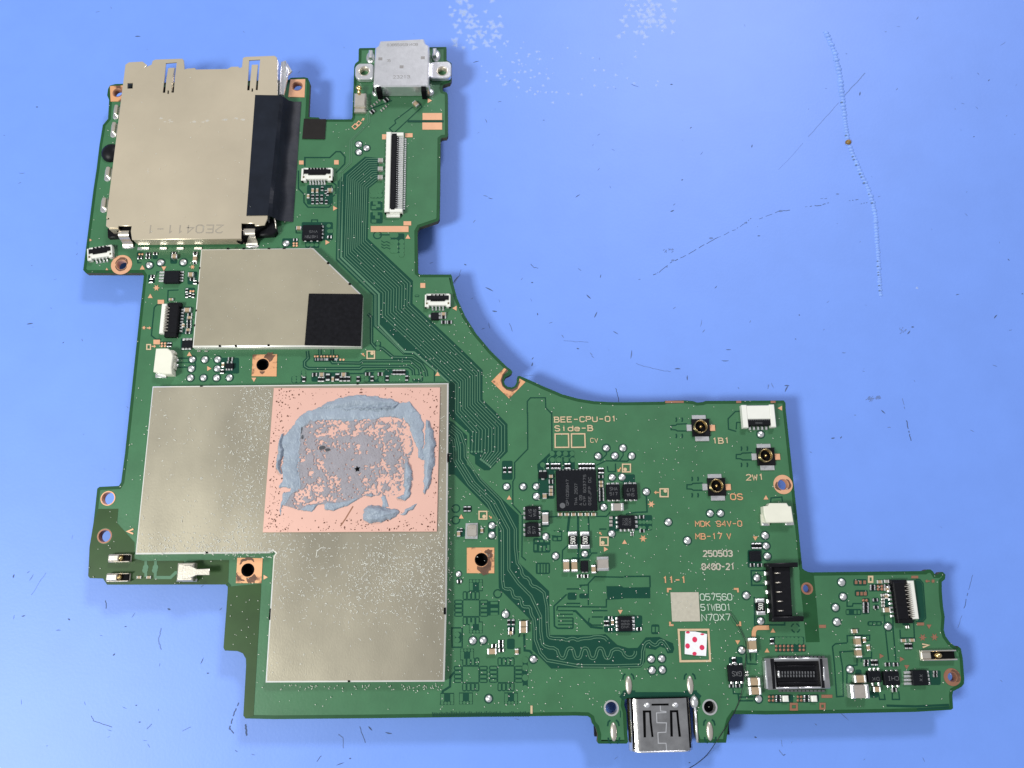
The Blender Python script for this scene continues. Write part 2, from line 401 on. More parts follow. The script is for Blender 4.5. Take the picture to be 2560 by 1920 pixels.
def gridpatch(fr, x0, y0, x1, y1, step, s0, s1, keep):
    y = y0; row = 0
    while y < y1:
        x = x0 + (step * 0.5 if row % 2 else 0)
        while x < x1:
            cxr = abs((x - (x0 + x1) / 2) / (x1 - x0) * 2); cyr = abs((y - (y0 + y1) / 2) / (y1 - y0) * 2)
            if random.random() < keep * (1.15 - 0.8 * max(cxr, cyr) ** 2):
                w_ = mp(fr, x + random.uniform(-9, 9), y + random.uniform(-9, 9)); flake(w_.x, w_.y, random.uniform(s0, s1), 0.8)
            x += step
        y += step * 0.82; row += 1
gridpatch(m1, 80, -30, 460, 380, 46, 0.035, 0.085, 0.62)
gridpatch(m1, 1340, -40, 1760, 280, 48, 0.035, 0.085, 0.85)
patch(m1, 250, 300, 1000, 780, 60, 0.015, 0.045)
patch(m1, 900, 350, 1700, 720, 16, 0.015, 0.04)
for x, y in ((770, 640), (710, 705), (870, 690), (960, 700), (1628, 608), (1520, 330), (1225, 525)):
    w_ = mp(m1, x, y); flake(w_.x, w_.y, 0.045, 0.3)
for fr, x, y in ((m4, 1412, 508),):
    w_ = mp(fr, x, y); flake(w_.x, w_.y, 0.04, 0.3)
part("dried_residue", mb, "residue", work_mat, "whitish dried residue in patches on the mat", kind="stuff")
# scratches and flecks
mk = MB(); ml = MB()
def scratch(fr, pts, wd=0.012, M=None, br=0.0):
    M = mk if M is None else M
    ww = [mp(fr, x, y) for x, y in pts]; sub = []
    for s_ in range(len(ww) - 1):
        for t in range(6): sub.append(ww[s_].lerp(ww[s_ + 1], t / 6) + Vector((random.uniform(-.006, .006), random.uniform(-.006, .006))))
    sub.append(ww[-1])
    run = []
    for v in sub:
        if random.random() < br and len(run) > 1: M.ribbon(run, wd * random.uniform(0.5, 1.3), MATZ + 0.0012); run = []
        run.append(v)
    if len(run) > 1: M.ribbon(run, wd, MATZ + 0.0012)
def fleck(fr, x, y, ln, an, wd=0.012, M=None):
    M = mk if M is None else M
    w_ = mp(fr, x, y); dx = Vector((math.cos(an), math.sin(an))); px_ = Vector((-dx.y, dx.x))
    L_ = ln * 0.0066 / fr.k * 1.15
    bend = random.uniform(-0.25, 0.25)
    pts = [w_ + dx * L_ * t + px_ * L_ * bend * (t * t - .25) for t in (-.5, -.25, 0, .25, .5)]
    lo = [p_ - px_ * wd / 2 * f_ for p_, f_ in zip(pts, (0.15, .8, 1, .7, .1))]; hi = [p_ + px_ * wd / 2 * f_ for p_, f_ in zip(pts, (0.15, .8, 1, .7, .1))]
    M.add([(v.x, v.y, MATZ + .0014 + (len(M.f) % 89) * 1e-5) for v in lo + hi], [(s_, s_ + 1, 6 + s_, 5 + s_) for s_ in range(4)])
for p_ in ([(395, 710), (440, 690), (540, 610), (660, 555), (780, 485), (880, 430)], [(880, 430), (1010, 370), (1080, 325), (1130, 285)],
           [(1190, 290), (1330, 235), (1420, 225)], [(1530, 200), (1640, 190), (1710, 170)], [(1860, 155), (1930, 145)], [(1950, 178), (2005, 165)], [(1645, 138), (1710, 138)]):
    scratch(m3, p_, 0.010, br=0.35)
for x, y, sz in ((545, 600, .035), (830, 435, .04), (1090, 320, .03), (1350, 232, .04), (500, 650, .02), (1775, 105, .03)):
    w_ = mp(m3, x, y); ml.add([(w_.x + sz * math.cos(t), w_.y + sz * .5 * math.sin(t), MATZ + .001) for t in (0, 1, 2, 3, 4.2, 5.2)], [(0, 1, 2, 3, 4, 5)])
scratch(m2, [(600, 1020), (720, 890), (830, 765)], 0.008, ml); scratch(m2, [(840, 750), (930, 650), (1025, 545)], 0.014, ml)
scratch(m2, [(380, 1270), (560, 1070)], 0.005, ml)
scratch(m3, [(270, 1370), (340, 1395), (450, 1420), (530, 1432)], 0.007, ml)
scratch(j, [(230, 60), (215, 130), (160, 215)], 0.008, ml); scratch(j, [(1945, 1375), (1965, 1450), (1980, 1525)], 0.010)
scratch(j, [(1000, 0), (1040, 40), (1085, 45)], 0.008); scratch(j, [(1365, 850), (1640, 865)], 0.006, ml)
scratch(j, [(770, 660), (800, 745)], 0.007); scratch(j, [(920, 1240), (1035, 1230)], 0.006, ml)
scratch(m4, [(1335, 1500), (1350, 1575), (1368, 1650)], 0.014, br=0.3); scratch(m4, [(1305, 1335), (1320, 1410)], 0.010, ml, br=.2)
scratch(o, [(2130, 250), (2080, 450), (2025, 660)], 0.012, br=0.2); scratch(o, [(2010, 700), (1965, 840)], 0.008, ml)
scratch(m5, [(1835, 1155), (1795, 1245), (1765, 1355), (1800, 1400)], 0.016, br=0.25); scratch(m5, [(1888, 1325), (1890, 1370), (1897, 1410)], 0.022)
scratch(m5, [(1240, 585), (1215, 680), (1240, 750)], 0.014, ml); scratch(m5, [(812, 375), (814, 435)], 0.010)
scratch(m5, [(355, 155), (240, 330)], 0.006, ml); scratch(m5, [(700, 1255), (720, 1295), (860, 1345)], 0.008)
scratch(m5, [(1125, 1360), (1165, 1320)], 0.013, ml); scratch(m5, [(1400, 1375), (1465, 1345)], 0.010, ml)
scratch(r, [(1285, 1240), (1340, 1390)], 0.010); scratch(r, [(1090, 1310), (1130, 1340), (1138, 1440)], 0.012, ml); scratch(r, [(890, 1565), (935, 1510)], 0.010)
scratch(t_, [(1715, 1040), (1760, 1100), (1785, 1085)], 0.012, ml); scratch(t_, [(1740, 930), (1750, 1000)], 0.008, ml)
for fr, x, y, ln, an in ((m1, 445, 760, 26, .2), (m1, 775, 898, 14, 0), (m1, 1185, 1265, 26, .9), (m1, 340, 1465, 34, -.3), (m1, 378, 1482, 34, -.3), (m1, 1030, 1465, 40, .6),
        (m1, 1455, 638, 66, -.4), (m1, 1750, 1527, 24, .7), (m1, 1735, 1575, 30, .4), (m1, 270, 463, 46, .3), (m1, 345, 905, 36, -1.2), (m1, 1185, 1005, 26, .6), (m1, 1875, 955, 22, .7),
        (m1, 1955, 1145, 34, .9), (m1, 1810, 1345, 16, .5), (m1, 1730, 630, 20, 0), (m2, 180, 1092, 26, 1.3), (m2, 885, 402, 14, 0), (m2, 1178, 237, 18, 0), (m2, 1415, 135, 36, .9),
        (m2, 1870, 552, 24, -1), (m2, 1698, 815, 14, 0), (m2, 1838, 1022, 12, 0), (m2, 2143, 1003, 12, 0), (m2, 720, 243, 24, 0), (m2, 985, 700, 34, 1.3), (m2, 1262, 665, 24, .8),
        (m2, 1950, 600, 20, .8), (m2, 2055, 325, 60, .6), (m2, 1130, 1468, 22, .2), (m3, 1187, 418, 20, 0), (m3, 865, 800, 26, .8), (m3, 1122, 1057, 18, 1), (m3, 755, 1070, 50, 1.3),
        (m3, 935, 1350, 48, 0), (m3, 960, 1268, 36, 0), (m3, 1822, 1290, 26, 0), (m3, 653, 1478, 34, 1.5), (m3, 1255, 1545, 34, 1.5), (m3, 1290, 1535, 40, -1.2), (m3, 1035, 1555, 16, -1),
        (m3, 118, 1142, 40, -.6), (m3, 235, 1305, 40, 1.4), (m3, 580, 1412, 40, 0), (m3, 775, 1128, 30, .8), (m3, 295, 742, 18, 0), (m3, 555, 955, 24, .6), (m3, 1395, 1560, 50, 1),
        (m4, 1380, 800, 20, 0), (m4, 1350, 840, 34, .8), (m4, 1715, 558, 26, .2), (m4, 2110, 822, 24, .2), (m4, 1995, 1090, 34, -.4), (m4, 1825, 1577, 28, -.5), (m4, 1160, 1433, 34, -.8),
        (m4, 950, 1458, 16, 0), (m4, 785, 1630, 26, .1), (m4, 845, 1625, 20, .8), (m4, 1205, 1550, 24, 0), (m4, 2097, 297, 18, -1), (m4, 2200, 552, 14, 0), (m4, 2000, 722, 36, .8),
        (m4, 533, 710, 10, 0), (m4, 505, 890, 10, 0), (m4, 440, 1238, 34, 0), (m5, 180, 490, 24, .2), (m5, 530, 518, 18, -.6), (m5, 448, 602, 30, 0), (m5, 875, 787, 18, .8),
        (m5, 1597, 930, 16, 0), (m5, 1552, 835, 40, 1.2), (m5, 1047, 1178, 12, 0), (m5, 1073, 1306, 16, 0), (m5, 1298, 440, 22, -.4), (m5, 965, 573, 16, 0), (m5, 240, 195, 46, 1.1),
        (m5, 218, 155, 22, .7), (m5, 1815, 1528, 22, -.6), (m5, 1025, 485, 36, 1), (m5, 1695, 437, 22, .8), (m5, 1555, 262, 24, .6), (m5, 1945, 1555, 26, -.3), (m5, 105, 185, 24, 1.4),
        (m6, 440, 352, 26, 0), (m6, 1063, 195, 30, 1), (m6, 415, 1158, 76, .15), (m6, 1135, 1385, 36, -1.1), (m6, 705, 942, 22, -.4), (m6, 875, 1418, 24, .8), (m7, 38, 1168, 20, 0), (m7, 190, 1495, 50, 0),
        (m7, 1190, 315, 46, 0), (m7, 845, 103, 40, .2), (m7, 170, 1580, 24, .4), (m7, 320, 925, 20, 0), (j, 1545, 62, 44, -.7), (j, 605, 522, 50, -.15), (j, 1025, 1045, 30, .9), (j, 1018, 1110, 40, 1.3),
        (j, 1645, 362, 60, -.8), (j, 1722, 560, 70, 1.1), (j, 480, 715, 40, .3), (j, 545, 680, 70, -1.4), (j, 1672, 995, 40, -.9), (j, 1940, 760, 50, -.6), (j, 1225, 650, 40, .3), (j, 355, 380, 30, .6),
        (j, 545, 280, 90, -.5), (j, 1080, 555, 26, -1.4), (j, 1525, 935, 26, -.2), (j, 905, 165, 30, .9), (j, 1020, 205, 22, 0), (j, 1775, 135, 40, 1.3), (j, 1355, 800, 40, -1), (j, 2115, 1000, 90, 1.4),
        (d, 1675, 1048, 40, .3), (d, 2150, 590, 44, .9), (d, 2050, 1068, 26, -.5), (d, 1955, 1230, 120, .9), (t_, 1455, 900, 24, -.4), (t_, 725, 1180, 18, 0), (l, 1595, 25, 50, 1.2), (l, 2065, 755, 26, -.5),
        (r, 1555, 1300, 50, -.2), (r, 1385, 1258, 40, -.8), (r, 1110, 1585, 60, .3), (r, 1200, 1535, 16, 0), (v_, 835, 1548, 24, .6), (v_, 570, 990, 120, -.75), (v_, 205, 1095, 30, -.6), (q, 1985, 1320, 24, -.3)):
    big = random.random() < 0.42
    fleck(fr, x, y, ln, an, random.uniform(.012, .024) if big else random.uniform(.010, .016), mk if big else ml)
for _ in range(130):
    fleck(F(0, 0, 2.989), random.uniform(0, 7650), random.uniform(0, 5740), random.uniform(5, 30), random.uniform(0, 3.14), random.uniform(.005, .010), ml)
# grey rubbed smears
for fr, x, y, lx, ly, cnt in ((m4, 1060, 1335, 28, 18, 26), (m4, 1120, 1325, 26, 14, 20), (m3, 525, 525, 40, 14, 16), (m4, 1310, 820, 30, 26, 12)):
    for _ in range(cnt): fleck(fr, random.gauss(x, lx / 2), random.gauss(y, ly / 2), random.uniform(6, 22), random.uniform(.4, 1.0), .014, ml)
part("scratch_mark", mk, "fleck", work_mat, kind="stuff"); part("faint_scratch", ml, "fleck_pale", work_mat, kind="stuff")

# ------------------------------------------------------------------ the circuit board
board = bpy.data.objects.new("circuit_board", None); board.empty_display_size = 1.0
link(board, None, Matrix.Translation(Vector((0, 0, MATZ))))
board["label"] = "green circuit board with metal shields, connectors and chips lying on the blue mat"
board["category"] = "circuit board"

def seq(*blocks): return [fr(x, y) for fr, pts in blocks for x, y in pts]
outline_px = seq(
    (a, [(900, 560), (480, 572), (390, 575), (330, 592), (310, 630), (300, 700), (322, 750), (310, 960), (252, 1030), (215, 1250)]),
    (c, [(185, 0), (150, 230), (35, 1128), (65, 1162), (688, 1162), (706, 1190)]),
    (e, [(672, 0), (497, 1655)]),
    (h, [(455, 335), (430, 375), (215, 385), (190, 405), (150, 780), (105, 1050), (90, 1372), (110, 1395), (255, 1400), (275, 1432), (300, 1468), (1610, 1466), (1634, 1490)]),
    (r, [(70, 0), (32, 512), (45, 540), (160, 545), (210, 565), (238, 615), (240, 680), (215, 1140), (235, 1166), (500, 1172), (1400, 1164)]),
    (q, [(0, 1080), (130, 1085), (165, 1110), (182, 1170), (218, 1212), (240, 1290), (236, 1375), (250, 1390), (560, 1390), (578, 1368), (568, 1280), (556, 1040), (532, 965), (540, 900), (570, 885), (1290, 885),
         (1335, 905), (1340, 945), (1308, 985), (1318, 1280), (1350, 1382), (1660, 1380), (1672, 1290), (1682, 1200), (1700, 1130), (1748, 1062), (2100, 1068)]),
    (v_, [(500, 952), (1500, 932), (1960, 905), (1985, 885), (1975, 720), (1985, 665), (2090, 610), (2125, 570), (2130, 500), (2110, 240), (2085, 110), (2050, 80)]),
    (o, [(1960, 1060), (1880, 1000), (1830, 930), (1812, 860), (1822, 720), (1803, 600), (1790, 440), (1790, 330), (1825, 300), (1830, 250), (1800, 220), (1768, 225), (1745, 250), (1715, 250), (1690, 212), (1662, 192), (1620, 195), (1600, 210),
         (340, 225), (285, 215), (247, 180)]),
    (n, [(1920, 0)]),
    (l, [(1790, 290), (1786, 210), (1770, 182), (900, 187), (870, 200), (805, 205), (770, 190), (660, 180), (455, 185), (440, 196), (0, 202)]),
    (j, [(1880, 1527), (1700, 1517), (1530, 1490), (1350, 1440), (1150, 1356), (1000, 1287), (880, 1236), (858, 1243), (850, 1265), (848, 1310), (828, 1348), (790, 1366), (745, 1358), (715, 1330), (706, 1290), (725, 1252), (760, 1235),
         (790, 1215), (800, 1190), (782, 1167), (740, 1137), (560, 960), (400, 770), (280, 580), (190, 380), (150, 230), (130, 130), (115, 112)]),
    (d, [(1880, 1178), (1548, 1178), (1524, 1158), (1520, 700), (1545, 655), (1745, 588), (1764, 560), (1770, 200)]),
    (b, [(1775, 1185), (1795, 1170), (1843, 1165), (1857, 1140), (1855, 690), (1840, 667), (1803, 655), (1793, 620), (1805, 585), (1880, 560), (1897, 520), (1897, 345), (1840, 310), (1840, 165), (880, 178), (870, 192), (868, 320), (832, 350), (820, 385),
         (815, 560), (800, 945), (788, 966), (445, 966), (430, 946), (312, 940), (330, 560), (308, 510), (270, 500), (122, 506), (92, 530)]))
OUT = ccw([P(x, y) for x, y in outline_px])
def holepoly(fr, x, y, rad, nn=20):
    w_ = P(*fr(x, y)); u = US(fr, x, y); return circ(w_.x, w_.y, rad * u, nn=nn)
HOLES = [holepoly(*x) for x in ((a, 420, 675, 52), (b, 192, 603, 55), (c, 462, 1072, 58), (e, 2022, 672, 64), (h, 1858, 1305, 68), (k, 457, 1633, 68), (l, 1757, 1112, 60), (v_, 1968, 480, 58),
                                (h, 312, 513, 70), (h, 275, 930, 66), (q, 390, 995, 66), (q, 1478, 985, 66), (n, 2022, 758, 46))]
mb = MB(); mb.prism(OUT, -0.10, 0.0, HOLES, mi=0, side=1)
part("substrate", mb, ["mask_edge", "laminate"], board)
# copper pour under the solder mask, kept back from the edge and the bare zones
big = inset(OUT, 0.050)
HB = [circ(sum(x.x for x in hp) / len(hp), sum(x.y for x in hp) / len(hp), (hp[0] - hp[10]).length / 2 + 0.012) for hp in HOLES]
mb = MB(); mb.sheet(big, ZP, HB)
part("copper_pour", mb, "mask_green", board)
mb = MB()
def dark(fr, pts, mi=0, z=ZD, M=None): (M or mb).sheet(W(fr, pts), z, mi=mi)
# bare laminate zones
mo = MB()
mo.sheet([P(*x) for x in seq((h, [(205, 630), (425, 628), (412, 785), (605, 1000), (605, 1180), (700, 1205), (1150, 1203), (1150, 1240), (1310, 1195), (1650, 1195), (1640, 1450), (1622, 1466), (302, 1462), (278, 1428), (258, 1396), (112, 1391), (94, 1370), (108, 1050), (154, 780)]))], ZD, [circ(sum(x.x for x in HOLES[9]) / 20, sum(x.y for x in HOLES[9]) / 20, 0.12)])
mo.sheet([P(*x) for x in seq((h, [(1640, 1490), (2005, 1455)]), (r, [(378, 0), (310, 1140), (238, 1162), (219, 1138), (244, 680), (242, 612), (213, 562), (160, 541), (48, 536), (36, 510), (74, 0)]))], ZD)
part("bare_zone", mo, "mask_olive", board, "dark olive strips without copper under the mask", kind="stuff")
mo = MB()
mo.sheet([P(*x) for x in seq((o, [(215, 0), (245, 190), (340, 235), (372, 262), (395, 480), (437, 995), (285, 998), (250, 600), (215, 300)]))], ZD, [circ(sum(x.x for x in HOLES[12]) / 20, sum(x.y for x in HOLES[12]) / 20, 0.09)])
part("bare_zone", mo, "mask_edge", board, "dark green strip beside the battery connector")
mb = MB()
mb.sheet([P(*x) for x in seq((d, [(640, 30)]), (b, [(640, 1655), (710, 1570), (940, 1380), (1090, 1395), (1090, 1640)]), (d, [(1085, 140), (1060, 165), (985, 225), (970, 780), (1470, 1250), (1465, 1500)]), (g, [(2212, 530)]),
    (j, [(470, 1175), (470, 1500)]), (k, [(615, 0), (745, 135), (748, 440), (545, 645), (490, 645), (430, 605), (390, 575), (385, 490), (330, 460), (325, 240), (140, 75), (105, 40)]), (g, [(2040, 1500), (2030, 880), (1895, 745), (1890, 860), (1878, 855), (1878, 742), (1650, 565), (1540, 560), (1205, 245)]), (d, [(1028, 1500), (1028, 1412), (617, 1018)]))], ZD)
mb.sheet([P(*x) for x in seq((k, [(100, 95), (140, 110), (300, 262), (295, 580), (870, 1140)]), (m_, [(872, 30), (1205, 345), (1215, 830), (1660, 830), (1830, 820), (1960, 940), (2080, 975)]),
    (q, [(680, 330), (770, 215), (920, 210), (1000, 250), (1070, 280), (1085, 340), (1070, 385), (1010, 390), (985, 335), (930, 315), (880, 350), (830, 345), (765, 330), (765, 480), (720, 545), (600, 555)]),
    (m_, [(1230, 1200), (1020, 990), (1020, 680), (650, 310), (645, 0)]), (k, [(640, 1180), (160, 690), (100, 690)]))], ZD)
for p_ in ([(1150, 110), (1190, 150), (1190, 430), (1230, 480), (1310, 490), (1430, 590), (1640, 595), (1740, 660), (1790, 740), (1800, 800)],
           [(480, 520), (490, 600), (450, 640), (450, 690), (490, 715), (1060, 715), (1090, 690), (1600, 690), (1650, 730), (1660, 850)],
           [(740, 620), (760, 650), (1060, 655), (1090, 630), (1620, 630), (1720, 720), (1740, 850)], [(620, 500), (620, 580)], [(755, 500), (755, 580)]):
    ww = W(g, p_); mb.ribbon(ww, 0.055, ZD)
    mt_ = None
part("trace_field", mb, "mask_teal", board, "dark teal bands carrying the fine traces", kind="stuff")

# fine traces
mb = MB()
def lerp2(A_, B_, t): return (A_[0] * (1 - t) + B_[0] * t, A_[1] * (1 - t) + B_[1] * t)
nodes = [(b(1085, 1402), d(1085, 130)), (b(955, 1400), d(1060, 142)), (b(742, 1590), d(962, 222)), (d(712, 985), d(945, 800)), (d(1140, 1388), d(1440, 1270)), (d(1135, 1640), d(1435, 1515)),
         (j(175, 1335), j(440, 1190)), (j(172, 1650), j(440, 1510)), (k(362, 222), k(715, 150)), (k(352, 440), k(715, 435)), (k(380, 470), k(560, 605))]
for q_ in range(11):
    t = q_ / 10
    mb.ribbon([P(*lerp2(A_, B_, t)) for A_, B_ in (nodes if q_ > 3 else nodes[:-1])], 0.0105, ZT)
    w_ = P(*lerp2(*nodes[-1 if q_ > 3 else -2], t)); mb.sheet(circ(w_.x, w_.y, 0.018, nn=8), ZT)
mb.ribbon([P(*x) for x in seq((b, [(690, 1655)]), (d, [(700, 50), (678, 990), (1095, 1395), (1095, 1655)]), (g, [(1270, 230), (1560, 530), (1660, 535), (1890, 730), (2050, 880)]))], 0.030, ZT)
for off in (0, 22):
    mb.ribbon([P(*x) for x in seq((b, [(965 + off, 900), (972 + off, 1000), (775 + off, 1205), (768 + off, 1450), (660 + off, 1555)]), (d, [(658 + off * .6, 40), (636 + off * .6, 1005), (1050 + off * .6, 1405), (1050 + off * .6, 1600)]), (g, [(1228 + off * .6, 240), (1545 + off * .6, 548 - off * .3)]))], 0.010, ZT)
def pair(pts, sep=0.034, wd=0.0105):
    ww = [P(*x) for x in pts]; L_ = len(ww); sm = []
    for s_ in range(L_ - 1):                              # round the corners a little
        sm += [ww[s_].lerp(ww[s_ + 1], .3), ww[s_].lerp(ww[s_ + 1], .7)]
    ww = [ww[0]] + sm + [ww[-1]]
    for sg in (-1, 1):
        of = []
        for s_ in range(len(ww)):
            t = (ww[min(len(ww) - 1, s_ + 1)] - ww[max(0, s_ - 1)]).normalized(); of.append(ww[s_] + Vector((-t.y, t.x)) * sg * sep / 2)
        mb.ribbon(of, wd, ZT)
pair(seq((k, [(112, 280), (165, 320), (165, 640), (690, 1165)]), (m_, [(690, 0), (690, 295), (735, 325), (795, 315), (805, 400), (850, 425), (895, 415), (905, 505), (945, 520), (1000, 515), (1005, 600), (1052, 665), (1055, 970), (1240, 1168)]),
         (q, [(700, 532), (735, 495), (735, 320), (800, 245), (840, 290), (890, 305), (915, 255), (960, 250), (1005, 315), (1032, 360)])))
pair(seq((k, [(112, 200), (215, 290), (215, 625), (757, 1155)]), (m_, [(760, 0), (762, 150), (1110, 500), (1115, 910), (1180, 970), (1290, 972), (1315, 1060), (1350, 1092), (1385, 1075), (1402, 990), (1440, 968), (1475, 990), (1490, 1075), (1522, 1092),
    (1555, 1075), (1570, 990), (1602, 968), (1640, 990), (1655, 1075), (1690, 1092), (1722, 1075), (1738, 990), (1770, 968), (1805, 990), (1822, 1075), (1858, 1092), (1885, 1060), (1902, 985), (2010, 985), (2040, 1065), (2115, 1085), (2160, 1045), (2160, 1005)])))
pair(seq((k, [(130, 150), (275, 275), (282, 590), (832, 1145)]), (m_, [(835, 15), (900, 90), (910, 180), (990, 205), (1005, 285), (1080, 300), (1180, 390), (1186, 830), (1220, 868), (1360, 868), (1400, 890), (1440, 868), (1490, 868), (1520, 890), (1560, 868), (1670, 865), (1700, 848), (1815, 850), (1850, 890)])))
for p_ in ([(1150, 110), (1190, 150), (1190, 430), (1230, 480), (1310, 490), (1430, 590), (1640, 595), (1740, 660), (1790, 740), (1800, 800)],
           [(480, 520), (490, 600), (450, 640), (450, 690), (490, 715), (1060, 715), (1090, 690), (1600, 690), (1650, 730), (1660, 850)],
           [(740, 620), (760, 650), (1060, 655), (1090, 630), (1620, 630), (1720, 720), (1740, 850)], [(620, 500), (620, 580)], [(755, 500), (755, 580)]):
    mb.ribbon(W(g, p_), 0.011, ZT)
# antenna feed on the bare zone
for p_ in ([(730, 1205), (730, 1380)], [(838, 1205), (835, 1385)]): mb.ribbon(W(h, p_), 0.040, ZT)
mb.ribbon(W(h, [(825, 1388), (1005, 1388), (1060, 1335), (1110, 1335)]), 0.045, ZT)
for x, y in ((730, 1275), (722, 1308), (838, 1275), (830, 1308)):
    w_ = P(*h(x, y)); mb.sheet(circ(w_.x, w_.y, 0.042, nn=10), ZT + .0008)
part("trace", mb, "mask_trace", board, kind="stuff")

# dark isolation gaps: outlines and halos around the pads
mb = MB(); LN = 0.018
def gap(fr, pts, wd=LN, closed=False): mb.ribbon(W(fr, pts), wd, ZD, closed=closed)
def gaprect(fr, x0, y0, x1, y1): mb.sheet(rounded(W(fr, [(x0, y0), (x1, y0), (x1, y1), (x0, y1)]), 0.025, 2), ZD)
gap(j, [(965, 1659), (965, 1520), (1000, 1480), (1165, 1480), (1170, 1590), (1235, 1659)]); gap(k, [(968, 0), (970, 410), (825, 560), (825, 730), (805, 770), (805, 1030), (910, 1140)]); gap(k, [(1235, 0), (1238, 430)])
gap(b, [(275, 1490), (275, 1390), (550, 1390), (620, 1325), (670, 1325), (720, 1385), (715, 1460), (620, 1560)], 0.022)
gap(d, [(205, 30), (205, 230), (265, 290), (265, 380), (310, 435), (540, 435), (575, 400), (570, 330), (620, 280), (620, 190), (580, 160)], 0.022)
gap(b, [(1470, 830), (1270, 980), (1280, 1010), (1210, 1070), (1260, 1120), (1570, 830), (1540, 790)]); gap(b, [(1410, 990), (1810, 990)], 0.045); gap(b, [(955, 870), (1240, 760)], 0.02)
gap(k, [(1430, 1150), (1410, 1330)], 0.035); gap(k, [(1525, 1150), (1530, 1660)], 0.030); gap(k, [(1640, 1150), (1655, 1500), (1660, 1560)], 0.022); gap(k, [(1210, 1160), (1320, 1155)]); gap(k, [(1720, 1155), (1840, 1155), (1880, 1110)])
gap(k, [(910, 1140), (905, 1600), (950, 1640)]); gap(k, [(1350, 1660), (1355, 1530), (1420, 1470)]); gap(k, [(1460, 1615), (1640, 1615), (1680, 1560), (1740, 1560)]); gap(k, [(1760, 1295), (1840, 1295)])
gap(k, [(1730, 590), (1830, 540), (2070, 545), (2110, 510)]); gap(k, [(1840, 420), (1840, 470), (1770, 545)]); gap(k, [(2025, 430), (2025, 480), (1985, 540)]); gap(k, [(1850, 600), (1860, 660), (1940, 660), (1940, 570)])
gap(l, [(245, 1230), (255, 1415), (130, 1420), (20, 1440)], 0.02)
mb.sheet([P(*x) for x in seq((k, [(1238, 428), (1480, 430), (1490, 580), (1490, 640), (1250, 650), (1080, 660), (1075, 580)]))], ZD)
gaprect(k, 685, 540, 803, 750); gaprect(k, 255, 1035, 352, 1110); gaprect(k, 1530, 570, 1715, 645); gaprect(k, 1745, 615, 1815, 1000); gaprect(k, 1085, 650, 1265, 960); gaprect(k, 185, 1290, 275, 1380); gaprect(k, 440, 1275, 485, 1345)
gaprect(k, 530, 1215, 615, 1410); gaprect(k, 1030, 1395, 1220, 1555); gaprect(k, 1240, 1310, 1350, 1430); gaprect(k, 1870, 1150, 1980, 1320); gaprect(k, 2020, 690, 2155, 800)
gaprect(l, 120, 1450, 310, 1620); gaprect(k, 1120, 1085, 1210, 1270)
for x, y in ((1240, 460), (1315, 460), (1388, 460), (1462, 460), (1243, 530), (1315, 530), (1395, 530), (1468, 530), (1135, 585)): pass
# empty footprints
mb_l = MB()
def sq_(x0, y0, x1, y1): return [(x0, y0), (x1, y0), (x1, y1), (x0, y1)]
def foot(fr, cx, cy, sz=180, arms="LTRB"):
    hs = sz / 2
    gaprect(fr, cx - hs - 6, cy - hs - 6, cx + hs + 6, cy + hs + 6)
    def lt(x0, y0, x1, y1): mb_l.sheet(W(fr, [(x0, y0), (x1, y0), (x1, y1), (x0, y1)]), ZT)
    lt(cx - hs + 4, cy - hs + 4, cx + hs - 4, cy + hs - 4)
    for ar in arms:
        for s_ in range(4):
            of = -hs + 20 + s_ * (sz - 40) / 3
            if ar in "LR":
                sg = -1 if ar == "L" else 1
                gaprect(fr, min(cx + sg * (hs + 4), cx + sg * (hs + 98)), cy + of - 24, max(cx + sg * (hs + 4), cx + sg * (hs + 98)), cy + of + 24)
                lt(min(cx + sg * (hs + 14), cx + sg * (hs + 84)), cy + of - 13, max(cx + sg * (hs + 14), cx + sg * (hs + 84)), cy + of + 13)
            else:
                sg = -1 if ar == "T" else 1
                gaprect(fr, cx + of - 24, min(cy + sg * (hs + 4), cy + sg * (hs + 98)), cx + of + 24, max(cy + sg * (hs + 4), cy + sg * (hs + 98)))
                lt(cx + of - 13, min(cy + sg * (hs + 14), cy + sg * (hs + 84)), cx + of + 13, max(cy + sg * (hs + 14), cy + sg * (hs + 84)))
def bell(fr, cx, cy, up):
    sg = -1 if up else 1
    mb.sheet(W(fr, [(cx - 75, cy), (cx + 75, cy), (cx + 75, cy + sg * 130), (cx - 75, cy + sg * 130)]), ZD - .0006)
    for sx in (-52, 52): mb_l.sheet(W(fr, [(cx + sx - 18, cy + sg * 10), (cx + sx + 18, cy + sg * 10), (cx + sx + 18, cy + sg * 95), (cx + sx - 18, cy + sg * 95)]), ZT)
    for sx in (-55, -18, 18, 55): mb_l.sheet(circ(*P(*fr(cx + sx, cy + sg * 112)), 0.022, nn=8), ZT)
foot(m_, 345, 533); foot(m_, 340, 1265); foot(m_, 730, 1263); bell(m_, 397, 345, True); bell(m_, 397, 680, False); bell(m_, 300, 1110, True); bell(m_, 287, 1465, False); bell(m_, 785, 1465, False); bell(m_, 80, 1470, False)
mb.sheet(W(m_, [(450, 460), (655, 450), (655, 605), (450, 620)]), ZD - .0006)
for yy in (475, 545, 595): mb_l.sheet(W(m_, [(560, yy - 14), (640, yy - 14), (640, yy + 14), (560, yy + 14)]), ZT)
gap(m_, [(130, 750), (245, 750), (245, 965), (135, 965)], LN, True); gaprect(m_, 165, 795, 235, 915)
for x, y in ((190, 825), (190, 885)): mb_l.sheet(circ(*P(*m_(x, y)), 0.04, nn=8), ZT)
gap(m_, [(235, 1240), (150, 1250), (115, 1290), (110, 1400), (30, 1450), (10, 1600)], 0.03)
gaprect(m_, 915, 1080, 970, 1445)
for y in (1105, 1190, 1300, 1420): mb_l.sheet(circ(*P(*m_(942, y)), 0.046, nn=10), ZT)
